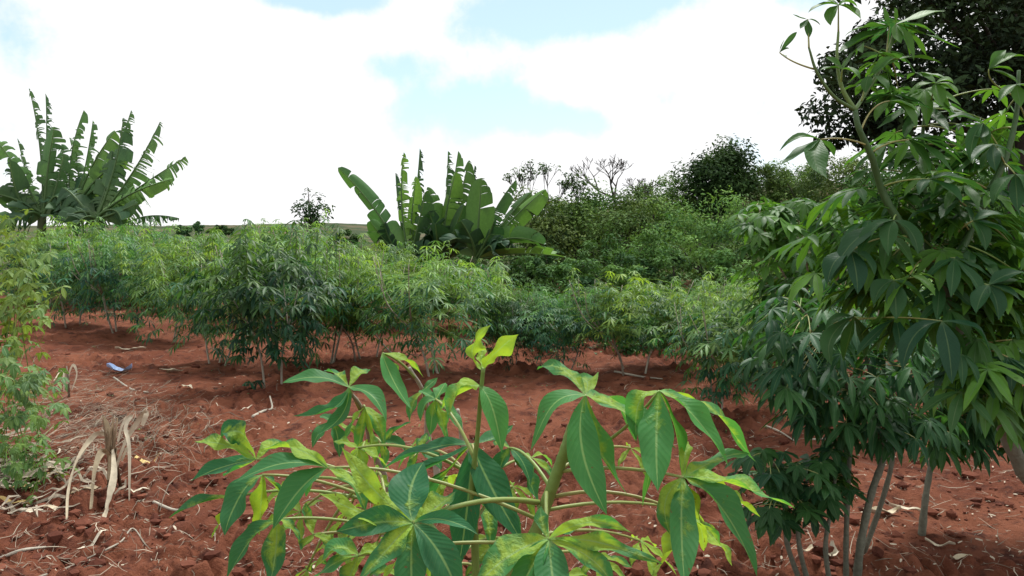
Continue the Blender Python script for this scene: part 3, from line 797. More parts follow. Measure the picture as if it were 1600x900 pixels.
    scatter_leaves(root, nodes, [(1460, 570, d, 90, 100, .4, 32, 54, .95), (1540, 590, d, 80, 110, .4, 34, 54, .95), (1510, 670, d, 90, 45, .3, 22, 50, 1.1), (1600, 570, d, 60, 140, .4, 28, 54, .9)], rg, (.0, .35), res=(5, 4), pmax=.65, wr=.23)
    for o in root.children:
        if o.name.startswith(('leaf', 'foliage')): o.color = (.92, 1.0, .98, 1)  # shaded look carried by the leaf colour here too

    # fourth: brighter plant behind them
    g = G(1262, 668)
    root = thing('cassava_plant', g, 'brighter green cassava behind the dark ones, its top leaves spread against the hillside bushes', 'cassava plant')
    d = g.y
    stem_part(root, [gpt(g.x, g.y, .018), (1262, 600, d, .016), (1255, 520, d, .013), (1262, 430, d, .010), (1250, 360, d, .007), (1245, 320, d, .004)], 'stem', tint=(.8, 1, 0), knob=.1)
    stem_part(root, [(1256, 520, d, .010), (1290, 450, d, .009), (1310, 380, d, .006), (1318, 330, d, .004)], 'stem', name='branch', tint=(.6, 1, 0), knob=.1)
    stem_part(root, [(1258, 480, d, .010), (1220, 420, d, .008), (1195, 360, d, .006), (1185, 320, d, .004)], 'stem', name='branch', tint=(.6, 1, 0), knob=.1)
    stem_part(root, [(1290, 450, d, .008), (1350, 400, d, .007), (1390, 350, d, .005)], 'stem', name='branch', tint=(.6, 1, 0), knob=.1)
    nodes = stem_line((1255, 520, d), (1262, 430, d), (1250, 360, d), (1245, 320, d)) + stem_line((1256, 520, d), (1290, 450, d), (1310, 380, d), (1318, 330, d)) + stem_line((1258, 480, d), (1220, 420, d), (1195, 360, d), (1185, 320, d)) + stem_line((1290, 450, d), (1350, 400, d), (1390, 350, d))
    scatter_leaves(root, nodes, [(1200, 345, d, 50, 40, .4, 22, 38, .7), (1260, 345, d, 70, 45, .4, 24, 40, .7), (1240, 410, d, 100, 45, .5, 32, 40, .8), (1350, 370, d, 90, 70, .5, 30, 40, .8), (1250, 470, d, 90, 40, .4, 24, 40, .9)], rg, (.25, .8), res=(4, 2), pmax=.5)

    # fifth: low shrub bottom right of the foreground plant
    g = G(1222, 905)
    root = thing('cassava_plant', g, 'low dark cassava seedling with crooked stems between the foreground leaves and forked grey stems', 'cassava plant')
    d = g.y
    nodes = []
    for (x0, pts) in ((1242, [(1230, 850), (1226, 790), (1215, 740), (1200, 715)]), (1255, [(1250, 860), (1248, 800), (1262, 750), (1290, 720)]), (1285, [(1290, 860), (1298, 800), (1305, 750), (1310, 715)])):
        gg = G(x0, 898)
        stem_part(root, [gpt(gg.x, d, .011)] + [(p[0], p[1], d, .010 - .002 * i) for i, p in enumerate(pts)], 'bark', tint=(.5, 1, 0), knob=.1)
        nodes += stem_line(*[(p[0], p[1], d) for p in pts])
    scatter_leaves(root, nodes, [(1200, 735, d, 55, 35, .3, 22, 38, .7), (1275, 750, d, 60, 45, .3, 26, 38, .7), (1230, 790, d, 60, 35, .3, 18, 38, .8), (1310, 720, d, 25, 25, .2, 8, 36, .7)], rg, (.0, .3), res=(4, 2), pmax=.36, wr=.36)
    for o in root.children:
        if o.name.startswith(('leaf', 'foliage')): o.color = (.85, .9, .85, 1)  # leaves coloured darker for the shade they stand in


tall_plants()

# ------------------------------------------------------------------ field rows of cassava
def field_plant(seed, hgt, wid, lobe_len, nleaf, wr):
    """one bush about the origin: stems + one foliage mesh; returns root at origin"""
    rg = random.Random(seed)
    root = thing('cassava_plant', (0, 0, 0), None, None)
    nodes = []
    for k in range(rg.choice((2, 3, 3))):
        a = rg.uniform(0, 6.3)
        b = V((math.cos(a), math.sin(a), 0))
        p0 = b * rg.uniform(.03, .12)
        p1 = p0 + b * rg.uniform(.05, .18) * wid + ZUP * hgt * .36
        mb = MB()
        c = [V(q) for q in curve([tuple(p0 - ZUP * .06), tuple((p0 + p1) * .5 + V((rg.uniform(-.04, .04), rg.uniform(-.04, .04), 0))), tuple(p1)], 4)]
        tube(mb, c, [.0095 * (1 + (.12 if i % 2 else 0)) - .002 * i / len(c) for i in range(len(c))], 6, (rg.random(), 1, 0))
        for j in range(3):
            a2 = a + rg.uniform(-1.5, 1.5)
            b2 = V((math.cos(a2), math.sin(a2), 0))
            q1 = p1 + b2 * wid * rg.uniform(.12, .26) + ZUP * hgt * .22
            q2 = q1 + b2 * wid * rg.uniform(.0, .15) + ZUP * hgt * rg.uniform(.22, .36)
            cc = [V(q) for q in curve([tuple(p1), tuple(q1), tuple(q2)], 4)]
            tube(mb, cc, [.0065 - .004 * i / len(cc) for i in range(len(cc))], 5, (rg.random() * .7, .9, 0))
            nodes += cc[2:]
        mb.build('stem', 'stem', root, V((0, 0, 0)))
    mb = MB()
    for _ in range(11):
        a, rr = rg.uniform(0, 6.3), wid * .48 * rg.random() ** .6
        t0 = V((math.cos(a) * rr, math.sin(a) * rr, hgt * rg.uniform(.6, .7)))
        t1 = t0 * 1.06 + ZUP * hgt * rg.uniform(.14, .34)
        tube(mb, [t0, (t0 + t1) * .5, t1], [.004, .0035, .002], 4, (.9, 1, 0), False)
        for k in range(13):
            H = t0 + (t1 - t0) * (k / 12)
            b = rg.uniform(0, 6.3); oh = V((math.cos(b), math.sin(b), 0))
            H = H + oh * .07 * (1.2 - k / 13) + ZUP * .02
            palm_leaf(mb, H, oh, (ZUP + oh * .4).normalized(), lobe_len * rg.uniform(.6, 1.0), rg.choice((5, 6)), rg.uniform(.5, 1.0), wr, 3, 2, 2.2, 0., (min(1, .22 + rg.random() * .55), rg.uniform(.75, 1.35), 0), rg, .4, .03)
    ce = V((0, 0, hgt * .58))
    bl = [(rg.uniform(0, 6.3), rg.uniform(-.6, .9), rg.uniform(.15, .3)) for _ in range(5)]
    for _ in range(nleaf):
        while True:
            q = V((rg.gauss(0, 1), rg.gauss(0, 1), rg.gauss(0, .9)))
            if q.length > .1: break
        q.normalize()
        rad = rg.uniform(.35, 1.0) ** .5 * (.8 + .25 * math.sin(3 * math.atan2(q.y, q.x) + seed) + .15 * math.sin(5 * q.z + seed * 2))
        H = ce + V((q.x * wid * .55 * rad, q.y * wid * .55 * rad, q.z * hgt * (.35 if q.z > 0 else .50) * rad))
        oh = V((q.x, q.y, 0))
        oh = oh.normalized() if oh.length > .05 else V((1, 0, 0))
        oh = (oh + V((rg.uniform(-.7, .7), rg.uniform(-.7, .7), 0))).normalized()
        nrm = (ZUP + oh * rg.uniform(0, .8)).normalized()
        top = (H.z / hgt - .45) * 1.5
        yel = min(1, max(0, .12 + .40 * top + rg.gauss(0, .24)))
        palm_leaf(mb, H, oh, nrm, lobe_len * rg.uniform(.7, 1.2), rg.choice((5, 6, 7)), (.75 if q.z > -.1 else 1.05) * rg.uniform(.5, 1.4), wr, 3, 2, 2.2, 0., (yel, rg.uniform(.6, 1.35), 0), rg, .4, .03)  # wide brightness spread mimics highlights and dark gaps among the leaves
        n0 = nearest(nodes, H)
        if (n0 - H).length < .5 and rg.random() < .6:
            vs = [n0, (n0 + H) * .5 + ZUP * .02, H]
            tube(mb, vs, .0022, 3, (.8, 1.1, 0), False)
    mb.build('foliage', 'row', root, V((0, 0, 0)))
    return root


PROTO = [field_plant(100 + i, *s) for i, s in enumerate([
    (1.25, 1.15, .12, 520, .18), (1.25, 1.25, .125, 540, .16), (1.35, 1.1, .12, 500, .20), (1.2, 1.3, .13, 540, .155), (1.3, 1.2, .14, 440, .22), (1.2, 1.2, .115, 560, .18)])]
PH = [1.25, 1.25, 1.35, 1.2, 1.3, 1.2]
used = set()


def copy_tree(o, parent=None):
    c = o.copy()
    COL.objects.link(c)
    c.parent = parent
    for ch in o.children:
        copy_tree(ch, c)
    return c


rgp = random.Random(3)
GREEN, YELL, TEAL, DARK, PALE = (1, 1, 1, 1), (1.2, 1.1, .8, 1), (.72, .92, 1.15, 1), (.5, .58, .6, 1), (1.15, 1.15, 1.1, 1)


def field(kind, x, y, hgt, wsc, tint, label):
    src = PROTO[kind]
    r = src if kind not in used else copy_tree(src)
    used.add(kind)
    s = hgt / PH[kind]
    r.location = (x, y, gz(x, y))
    r.rotation_euler = (0, 0, rgp.uniform(0, 6.28))
    r.scale = (s * wsc, s * wsc, s)
    tag(r, label, 'cassava plant', 'cassava bushes growing in rows across the field')
    for ch in r.children:
        ch.color = tint if ch.name.startswith('foliage') else (1, 1, 1, 1)
    return r


def fp(kind, px, basey, topy, wsc, tint, label):
    g = G(px, basey)
    hgt = CAMH + (HOR - topy) / FPX * g.y - g.z
    return field(kind, g.x, g.y, max(.5, hgt) * .98, wsc, tint, label)


def fd(kind, px, d, topy, wsc, tint, label):
    p = W(px, 450, d)
    hgt = CAMH + (HOR - topy) / FPX * d - gz(p.x, d)
    return field(kind, p.x, d, hgt, wsc, tint, label)


# front of the field, left to right
fp(0, 115, 512, 366, 1.1, GREEN, 'green cassava bush nearest the yellow-leaved weeds at the left edge')
fp(1, 190, 522, 350, 1.05, TEAL, 'bluish cassava bush with thin bare stems, left of the yellow-tipped one')
fp(2, 262, 535, 362, 1.1, YELL, 'yellow-tipped cassava bush right of the bluish one, under the lone drooping banana leaf')
fp(3, 332, 572, 380, 1.0, GREEN, 'cassava bush on three long spotted stems left of the dense dark bush')
fp(4, 432, 604, 350, 1.0, DARK, 'dense dark cassava bush overhanging the soil, darkest of the front row')
fp(1, 505, 570, 368, 1.05, PALE, 'pale cassava bush between the dense dark bush and the leaning bare stick')
fp(5, 572, 562, 392, 1.05, YELL, 'yellow-green cassava bush left of the large drooping one, right by the leaning bare stick')
fp(3, 690, 592, 384, 1.2, PALE, 'large pale drooping cassava bush below the middle banana clump')
fp(0, 800, 578, 440, .95, DARK, 'dark narrow cassava bush right of the large pale drooping one')
fp(1, 878, 580, 442, 1.15, TEAL, 'bluish cassava bush in front of the dark gap in the row')
fp(5, 990, 580, 420, 1.25, YELL, 'yellow-green cassava bush on a forked pale stem in the middle of the right-hand row')
fp(2, 1062, 570, 448, 1.1, PALE, 'pale cassava bush behind the one with the white stem')
fp(4, 1128, 640, 448, 1.0, GREEN, 'cassava bush on a white stem nearest the dark right-hand plants')
fp(0, 1185, 605, 430, 1.15, YELL, 'yellow-green cassava bush half hidden by the dark right-hand plants')
fp(3, 1240, 580, 425, 1.1, YELL, 'bright cassava bush glimpsed through the dark right-hand plants at left')
fp(5, 1330, 590, 410, 1.2, YELL, 'bright cassava bush glimpsed behind the forked grey stems')
fp(2, 1440, 600, 415, 1.2, GREEN, 'cassava bush glimpsed behind the straight grey stem')
fp(1, 1560, 610, 415, 1.2, GREEN, 'cassava bush at the right edge above the white plastic scrap')
# behind them
back = [
    (0, 60, 16, 352, 1.3, GREEN, 'cassava bush of the back row below the left banana plants, by the yellow weeds'),
    (3, 120, 17, 345, 1.3, PALE, 'pale cassava bush of the back row under the left banana clump'),
    (4, 175, 16, 346, 1.2, GREEN, 'cassava bush of the back row below the right end of the left banana clump'),
    (5, 235, 17, 352, 1.2, TEAL, 'bluish cassava bush of the back row under the single drooping banana leaf'),
    (2, 290, 15, 356, 1.2, GREEN, 'cassava bush of the back row below the distant treetops'),
    (1, 350, 15, 362, 1.2, TEAL, 'bluish cassava bush of the back row left of the tall pale-topped one'),
    (0, 400, 13, 348, 1.0, PALE, 'pale cassava bush of the back row touching the tall pale-topped one'),
    (2, 448, 12.5, 334, .95, PALE, 'tallest pale-topped cassava bush, left of the dark thin sapling'),
    (5, 500, 14, 362, 1.1, TEAL, 'bluish cassava bush of the back row at the foot of the thin sapling'),
    (3, 545, 14, 366, 1.1, YELL, 'yellow-green cassava bush of the back row below the brown far ridge'),
    (4, 600, 12.5, 382, 1.1, GREEN, 'cassava bush of the back row below the leftmost arching leaf of the middle banana clump'),
    (1, 645, 12, 392, 1.1, YELL, 'yellow-green cassava bush right at the foot of the yellow upright banana leaf'),
    (5, 720, 12, 408, 1.1, YELL, 'yellow-green cassava bush at the foot of the middle banana clump, behind the large pale one'),
    (0, 775, 12, 436, 1.1, GREEN, 'cassava bush under the lowest right leaf of the middle banana clump'),
    (3, 835, 11.5, 448, 1.1, TEAL, 'bluish cassava bush of the back row behind the dark narrow one'),
    (2, 925, 11.5, 442, 1.1, DARK, 'dark cassava bush of the back row in the gap right of the bluish one'),
    (4, 1020, 11.5, 436, 1.1, DARK, 'dark cassava bush of the back row below the low olive thicket'),
    (1, 1105, 11, 432, 1.2, PALE, 'pale cassava bush of the back row below the broad grey-green bush'),
    (5, 1170, 11.5, 428, 1.2, PALE, 'pale cassava bush of the back row right beside the brighter tall cassava'),
]
for b in back: fd(*b)

# low green weeds at the foot of the rows
def ground_weeds():
    rg = random.Random(77)
    mb = MB()
    for _ in range(520):
        u = rg.random()
        if u < .35: px, py = rg.uniform(780, 1200), rg.gauss(545, 5)
        elif u < .8: px, py = rg.uniform(60, 420), rg.gauss(482, 10)
        else: px, py = rg.uniform(-20, 1650), rg.uniform(540, 700)
        p = G(px, py)
        for k in range(rg.choice((2, 3, 4))):
            a = rg.uniform(0, 6.3); d = V((math.cos(a), math.sin(a), 0))
            sz = rg.uniform(.03, .09) if u < .8 else rg.uniform(.015, .035)
            hb = p + ZUP * rg.uniform(.01, .12 if u < .8 else .03) + d * .02
            lobe(mb, hb, hb + d * sz * .5 + ZUP * sz * .4, hb + d * sz + ZUP * sz * .1, sz * .5, ZUP, 2, 2, .2, 0, 0, (rg.random() * .6, rg.uniform(.7, 1.1), 0), rg)
    tag(mb.build('ground_weeds', 'row'), 'low green weeds sprouting along the feet of the cassava rows', None, None, 'stuff')


ground_weeds()

# ------------------------------------------------------------------ yellow-leaved weeds at the left edge
def edge_weeds():
    rg = random.Random(15)
    spec = [
        ('tall yellow-green leafy weed at the left edge, topmost beside the banana clump', 10, 5.6, [(-5, 345, 30, 22, 9), (8, 385, 42, 30, 22), (38, 425, 34, 26, 16), (0, 455, 55, 40, 26), (58, 480, 30, 30, 16), (15, 520, 50, 40, 24)], (350, 600), (1.15, 1.2, 1.1, 1), (.1, .85), 21),
        ('grey-green trailing weed at the left edge over the dry husks', 25, 5.2, [(5, 575, 60, 40, 24), (60, 590, 40, 24, 16), (30, 625, 50, 34, 20), (-5, 650, 45, 45, 20), (80, 640, 24, 24, 6)], (520, 690), (1.05, 1.15, 1.2, 1), (.05, .6), 20),
        ('low feathery green weed at the bottom of the left edge', 10, 4.9, [(0, 700, 60, 35, 30), (58, 690, 26, 36, 14), (15, 740, 60, 25, 34), (70, 735, 30, 20, 12)], (630, 770), (.8, .95, .8, 1), (.1, .7), 17),
    ]
    for lab, px, d, regs, (ya, yb), tc, tr, lp in spec:
        p = W(px, yb, d)
        base = V((p.x, d, gz(p.x, d)))
        root = thing('weed_plant', base, lab, 'weed', 'weeds along the left edge')
        nodes = []
        for k in range(4):
            a = rg.uniform(-50, 50)
            pts = [gpt(base.x + rg.uniform(-.3, .3), d + rg.uniform(-.2, .2), .0035), (px + a * .5, (ya + yb) / 2, d, .003), (px + a, ya + 70, d + rg.uniform(-.2, .2), .0024), (px + a * 1.5 + 15, ya + rg.uniform(20, 110), d + rg.uniform(-.2, .2), .0015)]
            stem_part(root, pts, 'green', n=4, sides=5, tint=(.6, 1, 0))
            nodes += stem_line(*[(q[0], q[1], q[2]) for q in pts[1:]])
        mb = MB()
        for (cx, cy, rx, ry, cnt) in regs:
            for _ in range(int(cnt * 1.8)):
                H = W(cx + rg.gauss(0, .5) * rx, cy + rg.gauss(0, .5) * ry, d + rg.uniform(-.35, .35))
                q = nearest(nodes, H)
                o = (H - q)
                if o.length > .3: q = H - o.normalized() * .3
                oh = V((o.x + rg.uniform(-.1, .1), o.y + rg.uniform(-.1, .1), 0)).normalized()
                tt = (rg.uniform(*tr), rg.uniform(.75, 1.2), 0)
                palm_leaf(mb, H, oh, (ZUP + oh * .5 - FW * rg.uniform(-.3, .6)).normalized(), lp * d / FPX * rg.uniform(.7, 1.3), rg.choice((3, 5, 5)), rg.uniform(.3, 1.2), .36, 4, 2, 1.7, 0, tt, rg, .25, .05)
                if rg.random() < .5: tube(mb, [q, (q + H) * .5 + ZUP * .02, H], .0015, 3, (.9, 1.1, 0), False)
        f = mb.build('foliage', 'weed', root, base)
        f.color = tc


edge_weeds()

# ------------------------------------------------------------------ bananas
def banana_leaf(root, base, ctrl, tip, width, roll, tears, tint, rng, fold=.3, origin=None, ragged=.15):
    T = (tip - base).normalized()
    vd = ((base + tip) * .5 - CAM).normalized()
    S0 = T.cross(vd).normalized()
    N0 = S0.cross(T).normalized()
    S0 = S0 * math.cos(roll) + N0 * math.sin(roll)
    n = 78 if tears > .35 else 44
    mb, rb = MB(), MB()
    cs = [bez(base, ctrl, tip, i / n) for i in range(n + 1)]
    tg = [((ctrl - base) * (1 - i / n) + (tip - ctrl) * (i / n)).normalized() for i in range(n + 1)]

    def wid(t):
        if t < .06: return 0
        a = min(1, ((t - .06) / .22)) ** .6
        b = math.sqrt(max(0, 1 - max(0, (t - .55) / .45) ** 2.2))
        return width * .5 * a * b
    for side in (-1, 1):
        i = 2
        while i < n:
            ln = n
            k = 1
            while i + k < n and rng.random() > tears * .85: k += 1
            j = min(n, i + k)
            fo = fold + rng.uniform(-.5, .7) * (.45 + tears)
            lens = rng.uniform(1 - ragged * 1.3, 1.03) if rng.random() > .12 * min(1, tears * 2) else rng.uniform(.25, .6)
            lean = rng.uniform(-.5, .4) * (.3 + tears)
            vs, fs, lf = [], [], []
            for m in range(i, j + 1):
                t = m / n
                S = (S0 - tg[m] * S0.dot(tg[m])).normalized()
                N = S.cross(tg[m]).normalized()
                w = wid(t) * lens
                edge = 1.0
                if j - i >= 1 and (m == i or m == j) and tears > .05: edge = .93
                for q in range(4):
                    u = q / 3
                    dr = fo + u * .25
                    p = cs[m] + S * (side * w * u * edge * math.cos(dr)) + N * (w * u * math.sin(dr)) + tg[m] * (w * u * (.35 + lean * u))
                    p = p - ZUP * (w * u * u * (.2 + .55 * tears * lens))
                    if (m == i or m == j) and tears > .05:
                        p += tg[m] * ((.06 if m == i else -.06) * u * w * (1 if tears < .35 else 1.2))
                    vs.append(p); lf.append((side * u, t * .35, 0))
            for m in range(j - i):
                for q in range(3):
                    f = (m * 4 + q, m * 4 + q + 1, (m + 1) * 4 + q + 1, (m + 1) * 4 + q)
                    fs.append(f if side > 0 else f[::-1])
            tt = (min(1, max(0, tint[0] + rng.uniform(-.06, .06))), tint[1] * rng.uniform(.9, 1.1), 0)
            mb.add(vs, fs, lf, tt)
            i = j
    o = mb.build('leaf', 'banana', root, base)
    tube(rb, cs, [max(.003, width * .05 * (1 - i / n) + .003) for i in range(n + 1)], 6, (.1, 1, 0))
    rb.build('midrib', 'green', o, base)
    return o


def banana(px, d, basey, crown, leaves, label, rng, group, sr=.09, wk=.68, fold=.5, tk=1.25, td=.0):
    """crown: px,py of the throat; leaves: (ctrl x,y, tip x,y, width px, roll, tears, tint r, tint g, dd)"""
    b = W(px, basey, d)
    base = V((b.x, d, gz(b.x, d)))
    root = thing('banana_plant', base, label, 'banana plant', group)
    cr = W(crown[0], crown[1], d)
    mb = MB()
    c = [V(q) for q in curve([tuple(base - ZUP * .1), tuple(base * .5 + cr * .5), tuple(cr)], 5)]
    tube(mb, c, [sr * (1.15 - .5 * i / len(c)) for i in range(len(c))], 10, (.4, 1, 0))
    mb.build('trunk', 'pseudo', root, base)
    low = []
    if len(leaves) > 4:
        for k in range(6):
            sx = rng.choice((-1, 1)) * rng.uniform(18, 62)
            low.append((crown[0] + sx * .6, crown[1] - rng.uniform(20, 62), crown[0] + sx, crown[1] - rng.uniform(-5, 62), rng.uniform(50, 76), rng.uniform(-.4, .4), .15, .03, rng.uniform(.5, .8), rng.uniform(-.7, .5)))
    for (cx, cy, tx, ty, wp, roll, tears, tr, tg, dd) in leaves + low:
        roll = roll * 1.5 + rng.uniform(-.35, .35); tears = min(.62, tears * tk + .04); tr = min(1, tr + td)
        cx += rng.uniform(-10, 10); tg *= rng.uniform(.8, 1.2)
        B = cr + V((rng.uniform(-.03, .03), rng.uniform(-.03, .03), rng.uniform(-.15, .05)))
        Cc = W(cx, cy, d + dd * .5); T = W(tx, ty, d + dd)
        lo = banana_leaf(root, B, Cc, T, wp * d / FPX * wk * (1.25 if wp < 50 else 1), roll, tears, (tr, tg), rng, fold, ragged=.12 if tears < .3 else .3)
        if td > 0: lo.color = (1.55, 1.4, 1.9, 1)  # pale grey sheen of the left clump put into its leaf colour
    return root


def bananas():
    rg = random.Random(9)
    g1 = 'banana plants standing behind the left end of the field'
    d = 22
    banana(60, d, 380, (66, 335), [
        (62, 230, 45, 138, 34, .9, .55, .15, .8, .3), (70, 230, 71, 146, 30, 1.0, .6, .1, .7, .5), (40, 290, -12, 210, 56, .4, .5, .25, 1.0, -.4), (75, 250, 85, 198, 62, .2, .25, .12, .8, -.2),
        (25, 300, -40, 300, 70, .3, .3, .1, .7, -.8), (30, 330, 15, 250, 60, .2, .25, .05, .6, -.6), (55, 300, 27, 216, 24, .8, .6, .2, .8, .6), (50, 320, 30, 345, 80, .2, .2, .05, .6, -.8), (95, 300, 100, 240, 70, .3, .3, .15, .8, .2), (10, 330, -30, 360, 60, .2, .3, .1, .7, -.3)],
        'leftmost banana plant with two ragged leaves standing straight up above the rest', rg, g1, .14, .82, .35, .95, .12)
    banana(115, d + .5, 380, (112, 335), [
        (105, 250, 131, 172, 36, .9, .5, .2, .9, .2), (140, 250, 180, 205, 48, .3, .25, .25, 1.0, -.3), (150, 255, 200, 255, 44, -.2, .2, .3, 1.1, -.6), (135, 270, 145, 188, 34, .8, .5, .2, .9, .5),
        (130, 275, 108, 215, 30, .7, .5, .2, .9, .6), (130, 330, 165, 345, 70, .2, .25, .08, .7, -.8), (110, 320, 90, 350, 80, .3, .2, .06, .6, -.9), (145, 290, 170, 290, 60, .2, .25, .12, .8, -.4), (100, 280, 96, 225, 50, .5, .4, .1, .8, .4)],
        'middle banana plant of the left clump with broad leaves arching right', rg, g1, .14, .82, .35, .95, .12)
    banana(160, d - .5, 380, (150, 342), [
        (180, 260, 205, 172, 32, .9, .6, .15, .8, .3), (178, 260, 192, 184, 46, .4, .4, .1, .7, .0), (215, 285, 250, 190, 46, .5, .55, .2, .9, -.2), (215, 290, 290, 245, 52, .4, .45, .25, 1.0, -.5), (200, 300, 268, 280, 56, .3, .35, .3, 1.1, -.7),
        (190, 330, 215, 318, 60, .2, .3, .12, .8, -.7), (180, 310, 200, 300, 70, .2, .25, .1, .7, .2), (170, 300, 175, 235, 60, .3, .3, .08, .6, .4), (130, 330, 120, 350, 70, .2, .2, .06, .6, -.6)],
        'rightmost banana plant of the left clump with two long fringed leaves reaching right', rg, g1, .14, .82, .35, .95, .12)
    banana(196, d + 2, 385, (190, 352), [(225, 328, 280, 341, 30, 1.3, .7, .2, .9, -.2), (185, 340, 175, 320, 30, .5, .4, .1, .7, .2)],
           'low banana sucker with a single drooping fringed leaf right of the left clump', rg, g1, .06)
    g2 = 'banana plants standing behind the middle of the field'
    d = 15
    banana(640, d, 420, (636, 405), [
        (590, 330, 528, 262, 66, .25, .14, .2, 1.1, -.2), (612, 385, 578, 345, 66, .2, .05, .2, 1.1, -.7), (626, 320, 631, 238, 52, .3, .3, .75, 1.15, -.2), (622, 330, 618, 270, 50, .6, .35, .1, .7, .3), (640, 340, 650, 275, 44, .3, .15, .95, 1.25, .1),
        (655, 330, 656, 232, 34, .8, .55, .2, .8, .4), (650, 350, 664, 300, 60, .2, .2, .15, .8, -.3), (610, 400, 590, 415, 60, .2, .15, .1, .7, -.8)],
        'banana plant at the left of the middle clump with one torn leaf arching far left', rg, g2, .10)
    banana(690, d + .3, 420, (692, 405), [
        (680, 330, 668, 292, 66, .3, .15, .35, 1.0, .0), (700, 320, 700, 236, 44, .7, .45, .25, .9, .4), (712, 320, 716, 236, 60, .5, .3, .35, 1.0, .2), (700, 340, 712, 268, 84, .2, .08, .7, 1.1, -.2), (722, 330, 733, 250, 60, .5, .2, .4, 1.0, .1), (735, 340, 742, 258, 26, .9, .6, .1, .7, .6),
        (680, 370, 670, 330, 90, .2, .1, .1, .7, -.5), (710, 380, 725, 320, 90, .2, .08, .12, .7, -.6), (690, 400, 680, 350, 80, .2, .1, .06, .6, -.8)],
        'banana plant in the heart of the middle clump with a fan of upright leaves', rg, g2, .10)
    banana(750, d - .3, 425, (742, 405), [
        (745, 350, 752, 278, 84, .1, .05, .35, 1.1, -.3), (770, 330, 806, 281, 40, .4, .2, .25, 1.1, .2), (790, 340, 853, 296, 62, .3, .12, .55, 1.1, -.2), (775, 350, 830, 300, 52, .3, .15, .3, 1.0, .4), (790, 355, 850, 382, 84, -.5, .08, .25, 1.2, -.5), (800, 388, 884, 402, 72, -.8, .06, .5, 1.2, -.6),
        (740, 380, 720, 345, 80, .2, .1, .08, .7, -.5), (760, 370, 770, 330, 80, .2, .1, .1, .7, .3), (750, 410, 760, 440, 60, .2, .1, .2, 1.0, -.6)],
        'banana plant at the right of the middle clump with smooth leaves arching right', rg, g2, .10)


bananas()

# ------------------------------------------------------------------ trees and bushes behind
def leafy_mass(clumps, per, leaf, rng, flat=.6, tr=(0, 1), tgv=(.7, 1.2)):
    """clumps: list of (x, y, z, r); returns MB of small bent leaf faces"""
    mb = MB()
    for (x, y, z, r) in clumps:
        t0 = rng.uniform(*tr); g0 = rng.uniform(*tgv)
        n = max(6, int(per * rng.uniform(.6, 1.3)))
        for _ in range(n):
            q = V((rng.gauss(0, 1), rng.gauss(0, 1), rng.gauss(0, 1)))
            q = q / max(.3, q.length) * rng.uniform(.25, 1.0) ** .6
            c = V((x + q.x * r, y + q.y * r, z + q.z * r * flat))
            nm = (q + ZUP * .7 + V((rng.uniform(-.8, .8), rng.uniform(-.8, .8), rng.uniform(-.5, .5)))).normalized()
            a = nm.orthogonal().normalized()
            an = rng.uniform(0, 6.3)
            a = (a * math.cos(an) + nm.cross(a) * math.sin(an))
            b = nm.cross(a)
            s = leaf * rng.uniform(.6, 1.3)
            vs = [c - a * s, c + b * s * .42 + nm * s * .12, c + a * s - nm * s * .15, c - b * s * .42 + nm * s * .12]
            mb.add(vs, [(0, 1, 2, 3)], [(0, 0, 0), (1, .5, 0), (0, 1, 0), (-1, .5, 0)], (min(1, max(0, t0 + rng.uniform(-.2, .2))), g0 * rng.uniform(.85, 1.15), 0))
    return mb


def limbs(mb, base, targets, r0, rng, sides=6, fork=None):
    fork = fork or base
    for t in targets:
        t = V(t)
        m = (fork + t) * .5 + V((rng.uniform(-.15, .15), rng.uniform(-.15, .15), .12)) * (t - fork).length
        pts = [bez(fork, m, t, i / 7) for i in range(8)]
        tube(mb, pts, [max(.006, r0 * (1 - i / 7.5)) for i in range(8)], sides, (rng.random(), 1, 0))


def shrub(px, d, topy, wpx, tint, label, seed, name='bush', cat='bush', dense=1.0, leaf=.07, mat='bush', basez=None, squash=.72, group='bushes on the hillside', low=.0):
    rg = random.Random(seed)
    p = W(px, 450, d)
    base = V((p.x, d, gz(p.x, d)))
    if group == 'bushes on the hillside' and d > 19: topy -= 10
    top = CAMH + (HOR - topy) / FPX * d
    h = max(.8, top - base.z)
    w = wpx * d / FPX
    root = thing(name, base, label, cat, group)
    cl = []
    n = int(26 * dense * max(.6, min(2.4, (w * h) / 5)))
    r = min(w, h) * .185
    for _ in range(n):
        while True:
            q = V((rg.uniform(-1, 1), rg.uniform(-1, 1), rg.uniform(-1, 1)))
            if .25 < q.length < 1: break
        k = 1 + .2 * math.sin(4 * q.x + seed) + .14 * math.sin(7 * q.z + seed)
        zz = base.z + h * (low + (1 - low) * (.50 + .49 * q.z * min(1, k)))
        cl.append((base.x + q.x * w * .46 * k, base.y + q.y * w * .4, zz, r * rg.uniform(.6, 1.35)))
    mb = leafy_mass(cl, 70 * (.8 + .3 * dense), leaf, rg, squash)
    f = mb.build('crown' if cat == 'tree' else 'foliage', mat, root, base)
    f.color = tint
    tb = MB()
    rg.shuffle(cl)
    fork = base + ZUP * h * (.25 if cat == 'tree' else .08)
    tube(tb, [base - ZUP * .1, base + ZUP * h * .1, fork], [h * .03, h * .025, h * .02], 7, (.3, 1, 0))
    limbs(tb, base, [c[:3] for c in cl[:10]], h * .012, rg, 5, fork)
    tb.build('trunk' if cat == 'tree' else 'stem', 'darkbark', root, base)
    return root


